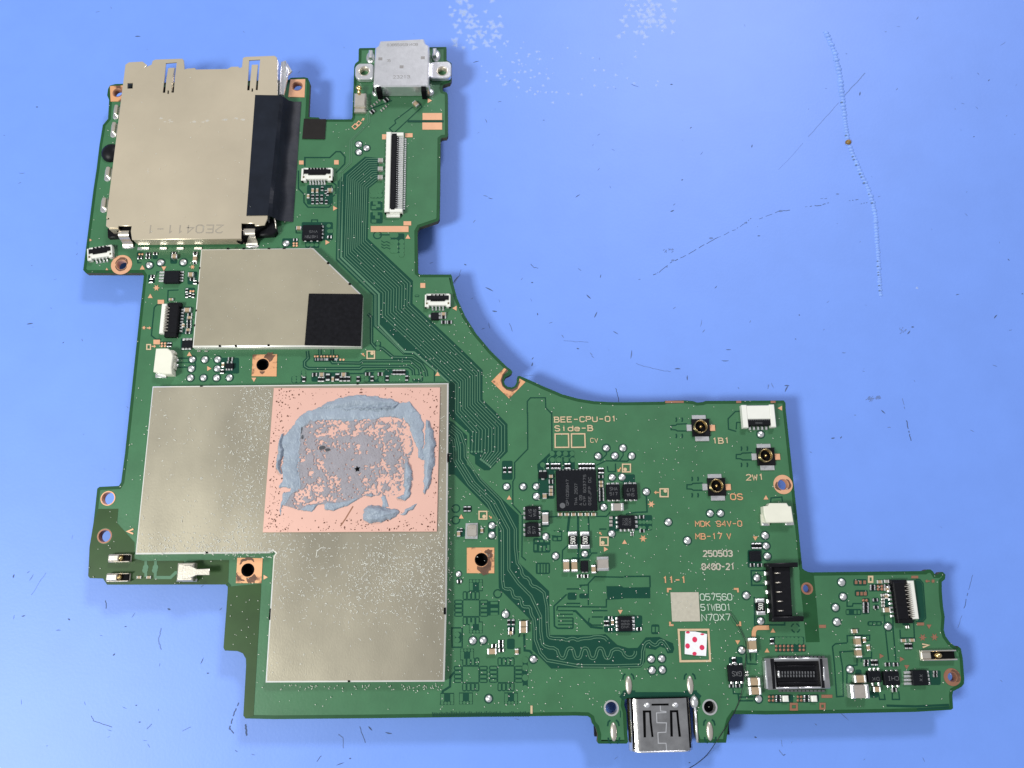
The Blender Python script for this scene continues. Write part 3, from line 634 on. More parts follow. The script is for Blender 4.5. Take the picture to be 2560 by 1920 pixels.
gaprect(m_, 645, 885, 700, 1020); gaprect(m_, 740, 870, 825, 985); gaprect(m_, 745, 650, 830, 830); gaprect(m_, 870, 665, 985, 805); gaprect(m_, 180, 200, 245, 265); gaprect(m_, 830, 980, 875, 1050)
gap(m_, [(930, 820), (935, 1000), (990, 1005), (1020, 1035)], 0.03); gap(m_, [(885, 810), (870, 850)])
ww = circ(*P(*m_(637, 373)), 0.058, nn=14); mb.ribbon(ww, LN, ZD, closed=True)
for x, y in ((175, 1068), (175, 1195)): mb.ribbon(circ(*P(*k(x, y)), 0.058, nn=14), LN, ZD, closed=True)
mb.sheet([P(*x) for x in seq((m_, [(1840, 290), (2010, 290), (2030, 305)]), (n, [(180, 745), (288, 742), (290, 865), (0, 865)]), (m_, [(2025, 430), (1850, 440)]))], ZD)
gap(m_, [(1640, 500), (1640, 260), (1710, 185), (2030, 190)]); gap(n, [(0, 625), (285, 622), (288, 745)], 0.02); gap(m_, [(1840, 430), (1838, 520), (1300, 515), (1290, 560)])
gap(m_, [(1560, 300), (1550, 280), (1640, 275)]); gap(m_, [(1400, 320), (1550, 320)]); gap(m_, [(1400, 380), (1260, 510), (1265, 730), (1300, 755), (1470, 755)], 0.022); gap(m_, [(1400, 480), (1550, 480)]); gaprect(m_, 1410, 360, 1510, 440); gaprect(m_, 1540, 370, 1640, 425)
for y in (560, 600, 640, 675, 715): gap(m_, [(1305, y), (1470, y)], 0.016)
gap(m_, [(1470, 565), (1500, 565), (1670, 740), (1800, 755)], 0.03); gap(m_, [(1680, 560), (1850, 560)]); gap(m_, [(1650, 640), (1640, 690), (1680, 720), (1800, 720)]); gap(m_, [(1680, 630), (1800, 630)]); gap(m_, [(1470, 640), (1470, 755)])
gaprect(m_, 1815, 620, 2212, 800); gaprect(n, 90, 1055, 200, 1230); gaprect(n, 300, 1155, 390, 1262)
for x in (325, 365): mb_l.sheet(W(n, [(x - 14, 1180), (x + 14, 1180), (x + 14, 1240), (x - 14, 1240)]), ZT)
gaprect(m_, 1060, 30, 1215, 155)
for x in (1090, 1125, 1155, 1190): mb_l.sheet(W(m_, [(x - 10, 45), (x + 10, 45), (x + 10, 140), (x - 10, 140)]), ZT)
for x, y in ((1240, 460), (1315, 460), (1388, 460), (1462, 460), (1243, 530), (1315, 530), (1395, 530), (1468, 530), (1135, 585), (1240, 1335), (1290, 1340)): mb_l.sheet(circ(*P(*k(x, y)), .040, nn=10), ZT)
for x0, y0, x1, y1 in ((1050, 1415, 1085, 1440), (1105, 1415, 1140, 1440), (1160, 1410, 1205, 1440), (1045, 1465, 1070, 1530), (1095, 1475, 1120, 1540), (1140, 1480, 1165, 1540), (1185, 1470, 1210, 1530), (1255, 1325, 1285, 1365), (1305, 1330, 1340, 1370), (1255, 1390, 1290, 1420), (1305, 1385, 1340, 1415), (1880, 1165, 1910, 1180)): mb_l.sheet(W(k, sq_(x0, y0, x1, y1)), ZT)
for p_ in ([(1240, 475), (1190, 520), (1190, 575)], [(1315, 475), (1280, 510), (1280, 575)], [(1388, 475), (1345, 500), (1350, 640)], [(1462, 475), (1430, 510), (1365, 500)], [(1135, 600), (1160, 640)], [(1395, 545), (1395, 580)]): mb_l.ribbon(W(k, p_), .014, ZT)
for x, y in ((178, 1528), (218, 1528), (258, 1528), (290, 1528), (178, 1590), (218, 1590), (290, 1590)): mb_l.sheet(circ(*P(*l(x, y)), .030, nn=8), ZT)
# top area footprints
gaprect(d, 1000, 240, 1135, 335); gaprect(d, 1000, 370, 1135, 470); gaprect(d, 1000, 490, 1135, 615); gaprect(d, 1225, 725, 1375, 940)
for x, y in ((1025, 265), (1060, 265), (1105, 255), (1025, 305), (1060, 305), (1105, 305), (1245, 745), (1280, 745), (1245, 820), (1280, 820), (1347, 818), (1245, 870), (1280, 870), (1347, 868), (1245, 915), (1280, 915), (1347, 915), (1345, 960)):
    mb_l.sheet(circ(*P(*d(x, y)), 0.048, nn=10), ZT)
for x, y in ((1055, 390), (1085, 420), (1040, 440), (1055, 510), (1080, 545), (1040, 590)): mb_l.sheet(W(d, [(x - 26, y - 18), (x + 26, y - 18), (x + 26, y + 18), (x - 26, y + 18)]), ZT)
mb.ribbon(circ(*P(*d(1078, 743)), 0.065, nn=14), LN, ZD, closed=True); gap(d, [(1100, 740), (1360, 742)], 0.02)
for y in (815, 850, 880): gap(d, [(1120, y - 10), (1150, y + 10), (1180, y), (1225, y + 20)], 0.012)
gaprect(d, 240, 600, 585, 800); gaprect(d, 280, 795, 435, 885); gaprect(d, 25, 780, 205, 870); gaprect(d, 300, 190, 585, 405); gap(d, [(175, 650), (180, 720), (235, 720)]); gap(d, [(350, 620), (350, 575), (415, 575), (415, 620)])
for x, y in ((540, 640), (545, 700), (570, 700), (310, 850), (355, 850), (405, 850)): mb_l.sheet(circ(*P(*d(x, y)), 0.036, nn=8), ZT)
gaprect(d, 1490, 1403, 1540, 1428); mb_l.sheet(W(d, [(1497, 1409), (1533, 1409), (1533, 1422), (1497, 1422)]), ZT)
# strip below the middle shield
gaprect(g, 525, 755, 950, 860); gaprect(g, 410, 735, 465, 870); gaprect(g, 1110, 750, 1310, 865); gaprect(g, 1330, 735, 1600, 865); gaprect(g, 305, 800, 410, 875); gaprect(g, 1020, 795, 1075, 865); gaprect(g, 550, 560, 830, 640); gaprect(g, 1640, 780, 1760, 860)
for x in (1405, 1440, 1475, 1510, 1545):
    for y in (808, 840): mb_l.sheet(circ(*P(*g(x, y)), 0.036, nn=8), ZT)
for x, y in ((1090, 800), (1135, 805), (1135, 840), (1235, 775), (1235, 815), (1290, 810), (1290, 840), (335, 820), (385, 820), (335, 850), (385, 850), (440, 755), (440, 785), (1655, 810), (1690, 810), (1725, 810), (1260, 440), (1260, 490)): mb_l.sheet(circ(*P(*g(x, y)), 0.036, nn=8), ZT)
gaprect(g, 1225, 415, 1295, 515); gap(g, [(950, 770), (1100, 770), (1130, 735), (1400, 725), (1430, 725)], 0.02)
# left column
gaprect(e, 890, 415, 1020, 480); gaprect(c, 630, 930, 700, 1010); gaprect(c, 725, 930, 790, 1010); gaprect(c, 805, 925, 860, 1010); gaprect(c, 1000, 925, 1075, 1060); gaprect(c, 755, 1180, 830, 1275); gaprect(c, 1160, 1325, 1275, 1440); gaprect(c, 1190, 1145, 1300, 1290); gaprect(e, 1105, 30, 1245, 335)
gaprect(c, 980, 1435, 1035, 1470); gap(c, [(970, 1480), (975, 1355), (1090, 1350)]); gap(e, [(960, 5), (850, 10), (822, 40), (790, 350), (840, 390), (900, 390)]); gap(e, [(1090, 600), (1270, 600), (1278, 700), (1090, 700)], 0.02); gap(e, [(1090, 650), (1270, 650)], 0.014); gaprect(e, 1545, 595, 1760, 770); gap(c, [(850, 1180), (850, 1150), (890, 1150)]); gap(c, [(640, 1010), (640, 1050), (680, 1050)])
for x in (1155,): gaprect(e, 1115, 380, 1240, 515)
# right side
gap(l, [(1305, 300), (1230, 305), (1150, 385), (1155, 500), (1240, 525)]); gap(l, [(1305, 425), (1245, 425), (1240, 500)]); gap(l, [(1620, 1310), (1625, 1260), (1745, 1250), (1750, 1300)])
for x, y in ((850, 470), (1570, 790), (1025, 1125)):
    gap(l, [(x - 155, y - 30), (x - 265, y - 25), (x - 280, y - 12), (x - 330, y - 10), (x - 330, y + 35), (x - 280, y + 38), (x - 260, y + 50), (x - 155, y + 50)])
    for dx in (-275, -210):
        for dy in (-75, 105): gap(l, [(x + dx, y + dy - 24), (x + dx + 6, y + dy), (x + dx, y + dy + 24)], 0.022)
gaprect(n, 1365, 330, 1520, 525); gaprect(n, 1400, 245, 1600, 325); gap(n, [(1555, 722), (1410, 722), (1405, 560), (1560, 560)], 0.022); gap(n, [(1440, 850), (1445, 1160), (1775, 1160), (1775, 1130)], 0.022)
gaprect(n, 1610, 1290, 1990, 1380); gaprect(n, 1670, 1375, 2012, 1460)
for x in (1690, 1733, 1775, 1818, 1860, 1905, 1955):
    for y in (1318, 1350): mb_l.sheet(circ(*P(*n(x, y)), 0.036, nn=8), ZT)
for s_ in range(4):
    an = math.pi / 4 + s_ * math.pi / 2; cc = P(*n(1895, 1195)); mb.ribbon([cc + Vector((math.cos(an + t), math.sin(an + t))) * 0.062 for t in (-.5, -.25, 0, .25, .5)], 0.018, ZD)
for p_ in ([(1390, 1450), (1400, 1560)], [(1490, 1450), (1460, 1470), (1460, 1560)], [(1350, 1480), (1360, 1590), (1470, 1595)]): gap(n, p_)
gaprect(q, 1690, 430, 1840, 520); gap(q, [(1735, 780), (1740, 835), (1830, 840)]); gap(q, [(1790, 840), (1800, 915), (1960, 915)]); gap(q, [(1800, 875), (1960, 872)]); gaprect(q, 1690, 690, 1850, 775)
gap(q, [(500, 890), (530, 850), (1330, 850), (1370, 885)], 0.075)
for x in (582, 1262): gaprect(q, x - 65, 800, x + 65, 870)
gaprect(o, 810, 300, 960, 372); gaprect(o, 825, 420, 970, 490); gaprect(o, 985, 355, 1220, 435); gaprect(o, 905, 510, 990, 685); gaprect(o, 1015, 505, 1095, 560); gaprect(o, 1030, 580, 1095, 640); gaprect(o, 1120, 455, 1215, 620); gaprect(o, 725, 630, 900, 697); gaprect(o, 965, 765, 1125, 815); gaprect(o, 785, 848, 865, 905)
for x in (745, 830, 870): mb_l.sheet(W(o, [(x - 14, 645), (x + 14, 645), (x + 14, 685), (x - 14, 685)]), ZT)
for x in (1000, 1045, 1090): mb_l.sheet(W(o, [(x - 16, 778), (x + 16, 778), (x + 16, 804), (x - 16, 804)]), ZT)
gap(o, [(740, 540), (740, 600), (800, 600), (805, 570), (905, 570)]); gap(o, [(745, 1000), (740, 925), (990, 920), (990, 975), (950, 980)]); gap(o, [(740, 1005), (610, 1015), (578, 1045), (600, 1250), (625, 1600), (700, 1595), (690, 1280), (660, 1105), (810, 1095)])
gap(o, [(1165, 870), (1200, 1200)]); gap(o, [(1245, 700), (1250, 870), (1280, 1200)]); gap(o, [(1150, 690), (1160, 800)]); gap(o, [(850, 1165), (850, 1250), (760, 1260), (740, 1320), (735, 1500)]); gap(o, [(1010, 1100), (1010, 1170), (900, 1175), (895, 1215)])
gap(o, [(1325, 860), (1330, 950), (1485, 950), (1475, 760)]); gap(o, [(1500, 300), (1545, 305), (1580, 345), (1610, 730), (1575, 770), (1500, 770)]); mb.sheet(W(o, [(1490, 310), (1540, 315), (1570, 350), (1600, 725), (1570, 760), (1525, 760)]), ZD - .0006)
gaprect(o, 1375, 1010, 1470, 1080); gaprect(o, 925, 1190, 1090, 1270); gaprect(o, 1150, 1220, 1320, 1265); gaprect(o, 1630, 1310, 1775, 1470); gaprect(o, 1350, 775, 1425, 810); gaprect(o, 990, 1530, 1085, 1610); gap(o, [(1085, 1560), (1100, 1630), (1160, 1630), (1150, 1570)]); gap(o, [(1240, 1560), (1240, 1630), (1320, 1630), (1310, 1540)]); gaprect(o, 830, 1300, 900, 1370)
gaprect(t_, 1590, 425, 1870, 520); gaprect(t_, 1910, 425, 2155, 515)
# tick marks along the lower edge
for s_ in range(58): gap(r, [(1960 + s_ * 15.5, 1098 + 18 * random.random()), (1962 + s_ * 15.5, 1150)], 0.012)
gap(v_, [(1120, 850), (1500, 860), (1930, 840)], 0.03); mb.sheet(W(v_, [(1510, 885), (1930, 862), (1930, 890), (1520, 905)]), ZD)
# the small outlined block right of the USB cut-out, card area lines
gap(q, [(490, 1025), (490, 1100)], 0.012)
part("isolation_gap", mb, "mask_teal", board, "dark lines and halos where the copper is cut away", kind="stuff")
part("bare_footprint", mb_l, "mask_green", board, "empty chip footprints with green pads", kind="stuff")

# ------------------------------------------------------------------ exposed copper: pads, arrows, rings
def padrect(fr, x0, y0, x1, y1, mt="copper_pad", name="copper_pad", holes=()):
    M = MB(); M.prism(W(fr, [(x0, y0), (x1, y0), (x1, y1), (x0, y1)]), ZP, ZC, holes, bottom=False); return part(name, M, mt, board)
for x in ((b, 1577, 900, 1792, 975), (b, 1575, 1005, 1793, 1083), (b, 1130, 1135, 1186, 1190), (b, 1386, 1123, 1467, 1167), (b, 212, 1425, 262, 1468), (b, 600, 1420, 650, 1468),
          (d, 1005, 645, 1422, 710), (d, 1367, 592, 1451, 637), (d, 1553, 1275, 1607, 1328), (c, 862, 1460, 932, 1505), (e, 815, 397, 887, 447)): padrect(*x)
for x in ((o, 430, 805, 505, 840), (o, 1450, 263, 1525, 291), (o, 1512, 780, 1590, 812), (o, 456, 1578, 576, 1613), (o, 825, 316, 853, 354), (o, 872, 316, 898, 354), (o, 918, 316, 948, 354), (o, 842, 441, 870, 480), (o, 886, 441, 912, 480), (o, 922, 441, 955, 480)):
    padrect(*x, "copper_dull")
def hpoly(ix, extra): 
    hp = HOLES[ix]; return circ(sum(v.x for v in hp) / 20, sum(v.y for v in hp) / 20, (hp[0] - hp[10]).length / 2 + extra)
def padpoly(fr, pts, ix, mt, extra=0.008, lab=None):
    M = MB(); M.prism(W(fr, pts), ZP, ZC, [hpoly(ix, extra)], bottom=False); part("screw_pad", M, mt, board, lab)
padpoly(e, [(1912, 562), (2182, 557), (2175, 802), (1900, 800)], 3, "copper_stain"); padpoly(h, [(1742, 1170), (2022, 1175), (2008, 1450), (1726, 1450)], 4, "copper_stain")
padpoly(k, [(297, 1500), (600, 1500), (600, 1783), (297, 1782)], 5, "copper_stain"); padpoly(a, [(333, 602), (545, 590), (535, 770), (342, 772)], 0, "copper_stain"); padpoly(b, [(118, 528), (281, 525), (272, 725), (92, 722)], 1, "copper_pad")
padpoly(j, [(715, 1155), (765, 1195), (690, 1250), (690, 1340), (745, 1385), (800, 1385), (850, 1340), (860, 1275), (880, 1270), (945, 1308), (765, 1492), (568, 1300)], 3, "copper_stain") if False else None
M = MB(); nt_ = W(j, [(712, 1152), (752, 1178), (700, 1225), (680, 1290), (690, 1345), (735, 1385), (795, 1393), (850, 1365), (872, 1310), (880, 1268), (945, 1306), (765, 1490), (568, 1300)]); M.prism(nt_, ZP, ZC, bottom=False); part("screw_pad", M, "copper_stain", board, "stained copper pad around the open screw notch")
def ring(ix, r0, r1, mt, clip=None, lab=None):
    hp = HOLES[ix]; ce_ = Vector((sum(v.x for v in hp) / 20, sum(v.y for v in hp) / 20)); M = MB()
    M.lathe(ce_.x, ce_.y, [(r1, ZP), (r1, ZC), (r0, ZC), (r0 - .004, -0.02), (r0 - .004, -0.098)], 28, smooth=False)
    part("plated_ring", M, mt, board, lab)
def rr(ix): return (HOLES[ix][0] - HOLES[ix][10]).length / 2
u_ = US(c, 462, 1072)
ring(2, rr(2), 116 * u_, "copper_pad"); ring(6, rr(6), 106 * US(l, 1757, 1112), "copper_pad"); ring(7, rr(7), 108 * US(v_, 1968, 480), "copper_dull")
ring(8, rr(8), 82 * US(h, 312, 513), "copper_pad"); ring(9, rr(9), 82 * US(h, 275, 930), "copper_dull"); ring(10, rr(10), 84 * US(q, 390, 995), "tin"); ring(11, rr(11), 84 * US(q, 1478, 985), "tin"); ring(12, rr(12), 66 * US(n, 2022, 758), "copper_dull")
for ix in (0, 1, 3, 4, 5):
    hp = HOLES[ix]; ce_ = Vector((sum(v.x for v in hp) / 20, sum(v.y for v in hp) / 20)); M = MB(); M.lathe(ce_.x, ce_.y, [(rr(ix) + .006, ZC + .0006), (rr(ix) - .006, ZC), (rr(ix) - .006, -0.098)], 24); part("plated_hole", M, "copper_dull" if ix < 2 else "hole_black", board)  # black barrels by the shields: darkness inside the holes put into the colour
# burnt crescents round the screw holes
def burn(ix, a0, a1, r0, r1):
    hp = HOLES[ix]; ce_ = Vector((sum(v.x for v in hp) / 20, sum(v.y for v in hp) / 20)); M = MB(); q0 = rr(ix); nn = 14; vs_ = []
    for s_ in range(nn + 1):
        t = s_ / nn; an = math.radians(a0 + (a1 - a0) * t); fat = math.sin(math.pi * t) ** .6
        ra = q0 + r0 * (1 + random.uniform(-.2, .2)); rb = ra + (r1 - r0) * fat * random.uniform(.7, 1.15)
        vs_ += [(ce_.x + ra * math.cos(an), ce_.y + ra * math.sin(an), ZC + .0012), (ce_.x + rb * math.cos(an), ce_.y + rb * math.sin(an), ZC + .0012)]
    M.add(vs_, [(2 * s_, 2 * s_ + 1, 2 * s_ + 3, 2 * s_ + 2) for s_ in range(nn)]); part("burn_mark", M, "burn", board)
burn(3, 20, 85, .02, .16); burn(3, -110, -70, .02, .07); burn(4, 50, 150, .05, .10); burn(4, 190, 260, .06, .10); burn(4, 262, 330, .02, .12); burn(5, 5, 70, .02, .12); burn(5, 235, 355, .015, .13); burn(6, 150, 250, .004, .05); burn(6, -60, 60, .004, .04); burn(2, 0, 180, .004, .05); burn(2, 180, 350, .004, .03); burn(7, -60, 100, .01, .06)
nb = [P(*j(x, y)) for x, y in ((735, 1165), (690, 1225), (668, 1290), (690, 1355), (735, 1395), (800, 1415), (855, 1385), (885, 1310), (890, 1278), (872, 1310), (850, 1362), (795, 1391), (735, 1383), (692, 1343), (683, 1290), (703, 1228), (752, 1182))]
M = MB(); M.sheet(nb, ZC + .0012); part("burn_mark", M, "burn", board)
# dark fittings seen through the screw holes in the shield corners
for ix in (3, 4, 5, 11):
    hp = HOLES[ix]; ce_ = Vector((sum(v.x for v in hp) / 20, sum(v.y for v in hp) / 20)); M = MB(); M.lathe(ce_.x, ce_.y, [(0.0, -0.13), (0.10, -0.13), (0.16, -0.13), (0.16, -0.20)], 18); part("standoff_nut", M, "hole_black", board)
# small triangles
def tri(fr, x, y, dr, sz=27, mt="copper_pad"):
    an = {"U": -math.pi / 2, "D": math.pi / 2, "R": 0, "L": math.pi}[dr]
    pts = [(x + sz * 1.15 * math.cos(an + s_ * 2.094), y + sz * 1.15 * math.sin(an + s_ * 2.094)) for s_ in range(3)]
    M = MB(); M.prism(W(fr, pts), ZP, ZC, bottom=False); part("pin_marker", M, mt, board)
for x in ((b, 1650, 762, "R"), (c, 692, 1108, "U"), (c, 930, 1108, "D"), (c, 780, 1424, "U"), (c, 118, 800, "R", 15), (c, 300, 1122, "U", 14), (d, 605, 448, "R"), (d, 520, 825, "R"), (d, 1415, 768, "U"), (d, 1938, 1553, "L"), (e, 1212, 560, "U"), (e, 1425, 715, "R"),
          (e, 1925, 832, "D"), (g, 1920, 780, "U"), (h, 2048, 1385, "R"), (k, 765, 953, "U"), (k, 235, 1163, "U"), (k, 2040, 1443, "U"), (k, 1828, 1518, "R"), (l, 1730, 268, "L"), (l, 1568, 1262, "U"), (n, 1450, 197, "D"), (n, 1645, 1228, "U"), (n, 1255, 1346, "D"), (n, 1580, 1448, "U"), (m_, 1993, 568, "D")):
    tri(*x, **({} if x[0] not in (n,) else {"mt": "silk_orange"}))
for x in ((o, 1115, 1150, "R"), (o, 1340, 1185, "R"), (o, 1398, 1266, "D"), (o, 1645, 818, "D")): tri(*x, mt="copper_dull")
# stars, arrows, orientation boxes
def star(fr, x, y, sz, mt):
    pts = []
    for s_ in range(12):
        rr_ = sz if s_ % 2 == 0 else sz * 0.42
        if s_ in (3, 9): rr_ = sz * .42
        pts.append((x + rr_ * math.cos(s_ * math.pi / 6), y + rr_ * math.sin(s_ * math.pi / 6)))
    M = MB(); M.prism(W(fr, pts), ZP, ZC, bottom=False); part("star_mark", M, mt, board)
for x in ((c, 848, 1328, 38, "copper_pad"), (l, 300, 1330, 42, "copper_pad"), (n, 210, 205, 44, "silk_orange"), (o, 1575, 945, 44, "copper_dull"), (o, 1705, 940, 44, "copper_dull"), (o, 1690, 322, 26, "copper_dull"), (e, 710, 265, 24, "copper_pad"), (c, 1247, 1097, 28, "copper_pad")): star(*x)
def arrow(fr, x, y, an, sz=28, mt="silk_orange"):
    pts = [(1, 0), (.1, .75), (.1, .25), (-1, .22), (-1, -.22), (.1, -.25), (.1, -.75)]
    ca, sa = math.cos(an), math.sin(an)
    M = MB(); M.prism(W(fr, [(x + sz * (p_ * ca - w_ * sa), y + sz * (p_ * sa + w_ * ca)) for p_, w_ in pts]), ZP, ZC, bottom=False); part("arrow_mark", M, mt, board)
for x in ((g, 1100, 562, -2.3, 24), (k, 558, 1163, .75, 22), (k, 1982, 640, 2.2, 30), (k, 1773, 1343, -2.3, 22), (l, 358, 1200, math.pi, 28), (e, 820, 470, 0, 24, "copper_pad"), (e, 765, 267, 0, 24, "copper_pad"), (b, 918, 970, -.7, 22, "copper_pad"), (o, 1628, 322, math.pi, 26, "copper_dull")): arrow(*x)
def frame(fr, pts, wd, mt, name="marking_box", dot=None):
    M = MB(); M.ribbon(W(fr, pts, ZX), wd, ZX, closed=True)
    if dot: ce_ = P(*fr(*dot), ZX); M.sheet(circ(ce_.x, ce_.y, 0.028, nn=10), ZX)
    part(name, M, mt, board)
def sq(x0, y0, x1, y1): return [(x0, y0), (x1, y0), (x1, y1), (x0, y1)]
for fr, bx, dt in ((g, (1140, 522, 1222, 602), (1195, 545)), (k, (432, 1099, 517, 1184), (488, 1155)), (k, (2019, 577, 2106, 662), (2048, 635)), (k, (1772, 1386, 1858, 1474), (1800, 1445)), (l, (399, 1159, 488, 1246), (457, 1183))): frame(fr, sq(*bx), 0.020, "silk_tan", dot=dt)
frame(k, [(1273, 243), (1421, 242), (1424, 390), (1274, 391)], 0.021, "silk_tan"); frame(k, [(1454, 242), (1601, 241), (1606, 389), (1455, 391)], 0.021, "silk_tan")
frame(n, [(604, 1215), (933, 1213), (953, 1558), (624, 1562)], 0.030, "silk_tan", "sticker_outline")
frame(e, sq(739, 449, 780, 501), 0.02, "silk_tan"); frame(o, sq(982, 272, 1023, 332), 0.026, "silk_tan"); frame(b, [(830, 1015), (862, 1042), (828, 1075), (797, 1048)], 0.018, "copper_pad"); frame(b, [(870, 985), (898, 1005), (872, 1035), (845, 1015)], 0.018, "copper_pad")
frame(t_, sq(1845, 530, 1912, 592), 0.03, "copper_dull"); frame(v_, sq(264, 826, 320, 890), 0.026, "copper_dull")
for p_ in ([(485, 800), (485, 762), (525, 762)], [(1215, 762), (1258, 762), (1262, 800)], [(508, 1125), (510, 1162), (548, 1162)], [(1245, 1162), (1286, 1162), (1284, 1122)]):
    M = MB(); M.ribbon(W(n, p_, ZX), 0.028, ZX); part("corner_bracket", M, "silk_orange", board)
M = MB(); M.ribbon(W(n, [(1435, 1290), (1436, 1240), (1448, 1205), (1475, 1192), (1605, 1190)], ZX), 0.062, ZX); part("bent_marking", M, "silk_orange", board)
for p_, fr, mt in (([(590, 852), (525, 878), (588, 904)], h, "copper_pad"), ([(1578, 1055), (1645, 1030), (1572, 1018)], o, "silk_tan")):
    M = MB(); M.ribbon(W(fr, p_, ZX), 0.024, ZX); part("chevron_mark", M, mt, board)
M = MB(); M.ribbon(W(m_, [(1012, 1610), (1012, 1700)], ZX), 0.03, ZX); part("edge_mark", M, "silk_tan", board)
for x0, x1 in ((455, 660), (1240, 1295), (1620, 1675)):
    M = MB(); M.sheet(W(l, [(x0, 186), (x1, 186), (x1, 210), (x0, 212)]), ZD); part("tab_mark", M, "copper_dull", board)
M = MB(); M.prism(W(n, [(512, 800), (822, 798), (840, 1120), (530, 1122)]), ZC, ZX, bottom=False); part("code_patch", M, "silk_grey", board, "plain tan square of the etched code beside the serial number")
# small round copper pads
cp = MB()
for fr, lst, rad, mi in ((n, [(x, y) for x in (1685, 1730, 1773, 1818, 1862, 1948, 1990) for y in (1395, 1437)], 15, 1), (g, [(x, 578) for x in (565, 593, 635, 668, 702, 738, 772, 808)] + [(845, 615), (880, 615)], 13, 0), (e, [(905, 435), (940, 435), (905, 465), (940, 465)], 14, 0), (c, [(658, 952), (690, 952), (1222, 1362), (1252, 1362)], 13, 0),
        (d, [(152, 832), (185, 832), (152, 858), (185, 858)], 13, 0), (o, [(1088, 378), (1128, 378), (1088, 412), (1128, 412), (925, 535), (960, 535)], 16, 1), (t_, [(1607, 452), (1650, 452), (1607, 492), (1650, 492), (1925, 452), (1962, 452), (1925, 492), (1962, 492)], 15, 1)):
    for x, y in lst:
        ce_ = P(*fr(x, y), ZC); u_ = US(fr, x, y); cp.lathe(ce_.x, ce_.y, [(rad * u_ * 1.05, ZD), (rad * u_, ZC), (0.001, ZC + .002)], 8, mi)
part("probe_pad", cp, ["copper_pad", "copper_dull"], board, "rows of tiny bare copper pads", kind="stuff")

# ------------------------------------------------------------------ lettering on the board
write("BEE-CPU-01", k, 1258, 118, 1960, 108, 68, "silk_tan", board, bold=0.03); write("Side-B", k, 1262, 216, 1700, 212, 70, "silk_tan", board, bold=0.03); write("CV", k, 1660, 340, 1752, 340, 54, "silk_tan", board, bold=0.01, wide=.8)
write("1B1", l, 975, 663, 1175, 660, 70, "silk_tan", board, bold=0.03); write("2W1", l, 1348, 1070, 1555, 1064, 72, "silk_tan", board, bold=0.03); write("0S", l, 1172, 1284, 1322, 1284, 74, "silk_orange", board, bold=0.03)
write("MDK 94V-0", l, 785, 1582, 1312, 1578, 68, "silk_orange", board, bold=0.02, wide=.85); write("MB-17", n, 788, 218, 1092, 215, 70, "silk_orange", board, bold=0.02); write("V", n, 1134, 215, 1192, 214, 70, "silk_orange", board, bold=0.02)
write("250503", n, 872, 410, 1206, 408, 74, "silk_grey", board, bold=0.04, wide=.95); write("8480-21", n, 858, 556, 1232, 554, 76, "silk_grey", board, bold=0.04, wide=.95); write("11-1", n, 425, 704, 696, 702, 78, "silk_orange", board, bold=0.04)
write("057560", n, 838, 892, 1202, 890, 76, "etch_green", board, bold=0.0, wide=.9); write("51WB01", n, 846, 1006, 1190, 1003, 74, "etch_green", board, bold=0.0, wide=.8); write("N70X7", n, 856, 1120, 1186, 1114, 76, "etch_green", board, bold=0.0, wide=.9)

# ------------------------------------------------------------------ metal shields
def shield(name, pts, zt, mt, bev=0.022, lab=None):
    M = MB(); M.prism([P(x, y, zt) for x, y in pts], ZT, zt, bev=bev, side=1); return part(name, M, [mt, "shield_edge_highlight"], board, lab)
ZS, ZM, ZK = 0.15, 0.15, 0.27
ls_px = seq((e, [(797, 908)]), (g, [(2040, 872)])) + [(1116.5, 1505)] + seq((r, [(2068, 828), (416, 836)]), (h, [(2136, 1152), (2160, 1120), (2130, 1092), (2090, 1118), (606, 1132)]))
sh_low = shield("shield_can", ls_px, ZS, "shield_brushed", lab="large L-shaped metal shield dusted with white lint")
sh_mid = shield("shield_can", [(501.8, 622.3), (782.5, 618.9), (905, 737), (902, 866), (480.3, 867.5)], ZM, "shield", lab="bevelled-corner metal shield with a black foam pad")
# little notches punched in the shield rims
nm = MB()
def notch(fr, x, y, w_, h_, zt): ce_ = P(*fr(x, y), zt); u_ = US(fr, x, y, zt); nm.box(ce_.x, ce_.y, zt - .07, zt + .0012, w_ * u_, h_ * u_)
for fr, x, y, w_, h_ in ((e, 1340, 908, 26, 14), (g, 1035, 880, 22, 14), (h, 1400, 1112, 26, 20), (r, 1188, 822, 22, 16), (r, 2072, 175, 22, 60), (i_, 2036, 60, 16, 90), (r, 458, 205, 10, 100)): notch(fr, x, y, w_, h_, ZS)
part("rim_notch", nm, "hole_black", sh_low, kind="stuff")
nm = MB()
for fr, x, y, w_, h_ in ((c, 1635, 888, 26, 14), (c, 1810, 888, 26, 14), (c, 2088, 888, 26, 14), (d, 45, 886, 30, 14), (d, 530, 1052, 24, 24), (d, 770, 1283, 24, 24), (e, 1545, 462, 24, 22), (e, 1722, 462, 24, 22), (e, 2085, 455, 24, 22), (c, 1322, 1105, 12, 20), (c, 1305, 1270, 14, 22), (c, 1285, 1575, 14, 22), (e, 1262, 235, 14, 22)): notch(fr, x, y, w_, h_, ZM)
part("rim_notch", nm, "hole_black", sh_mid, kind="stuff")
M = MB(); M.prism([P(*x, ZM + .03) for x in seq((d, [(318, 1387), (900, 1392), (915, 1412)]), (g, [(1068, 462), (448, 452)]))], ZM + .001, ZM + .03, bev=.006); part("foam_pad", M, "foam", sh_mid, "black square of textured foam")
# copper heat spreader
ZCU = ZS + 0.022
pl = [P(*x, ZCU) for x in seq((g, [(108, 928), (1948, 922)]), (i_, [(1912, 880), (-14, 888)]))]
M = MB(); M.prism(pl, ZS + .0005, ZCU, bev=.004); plate = part("copper_plate", M, "copper_plate", sh_low, "pink copper heat plate with tarnished edges")
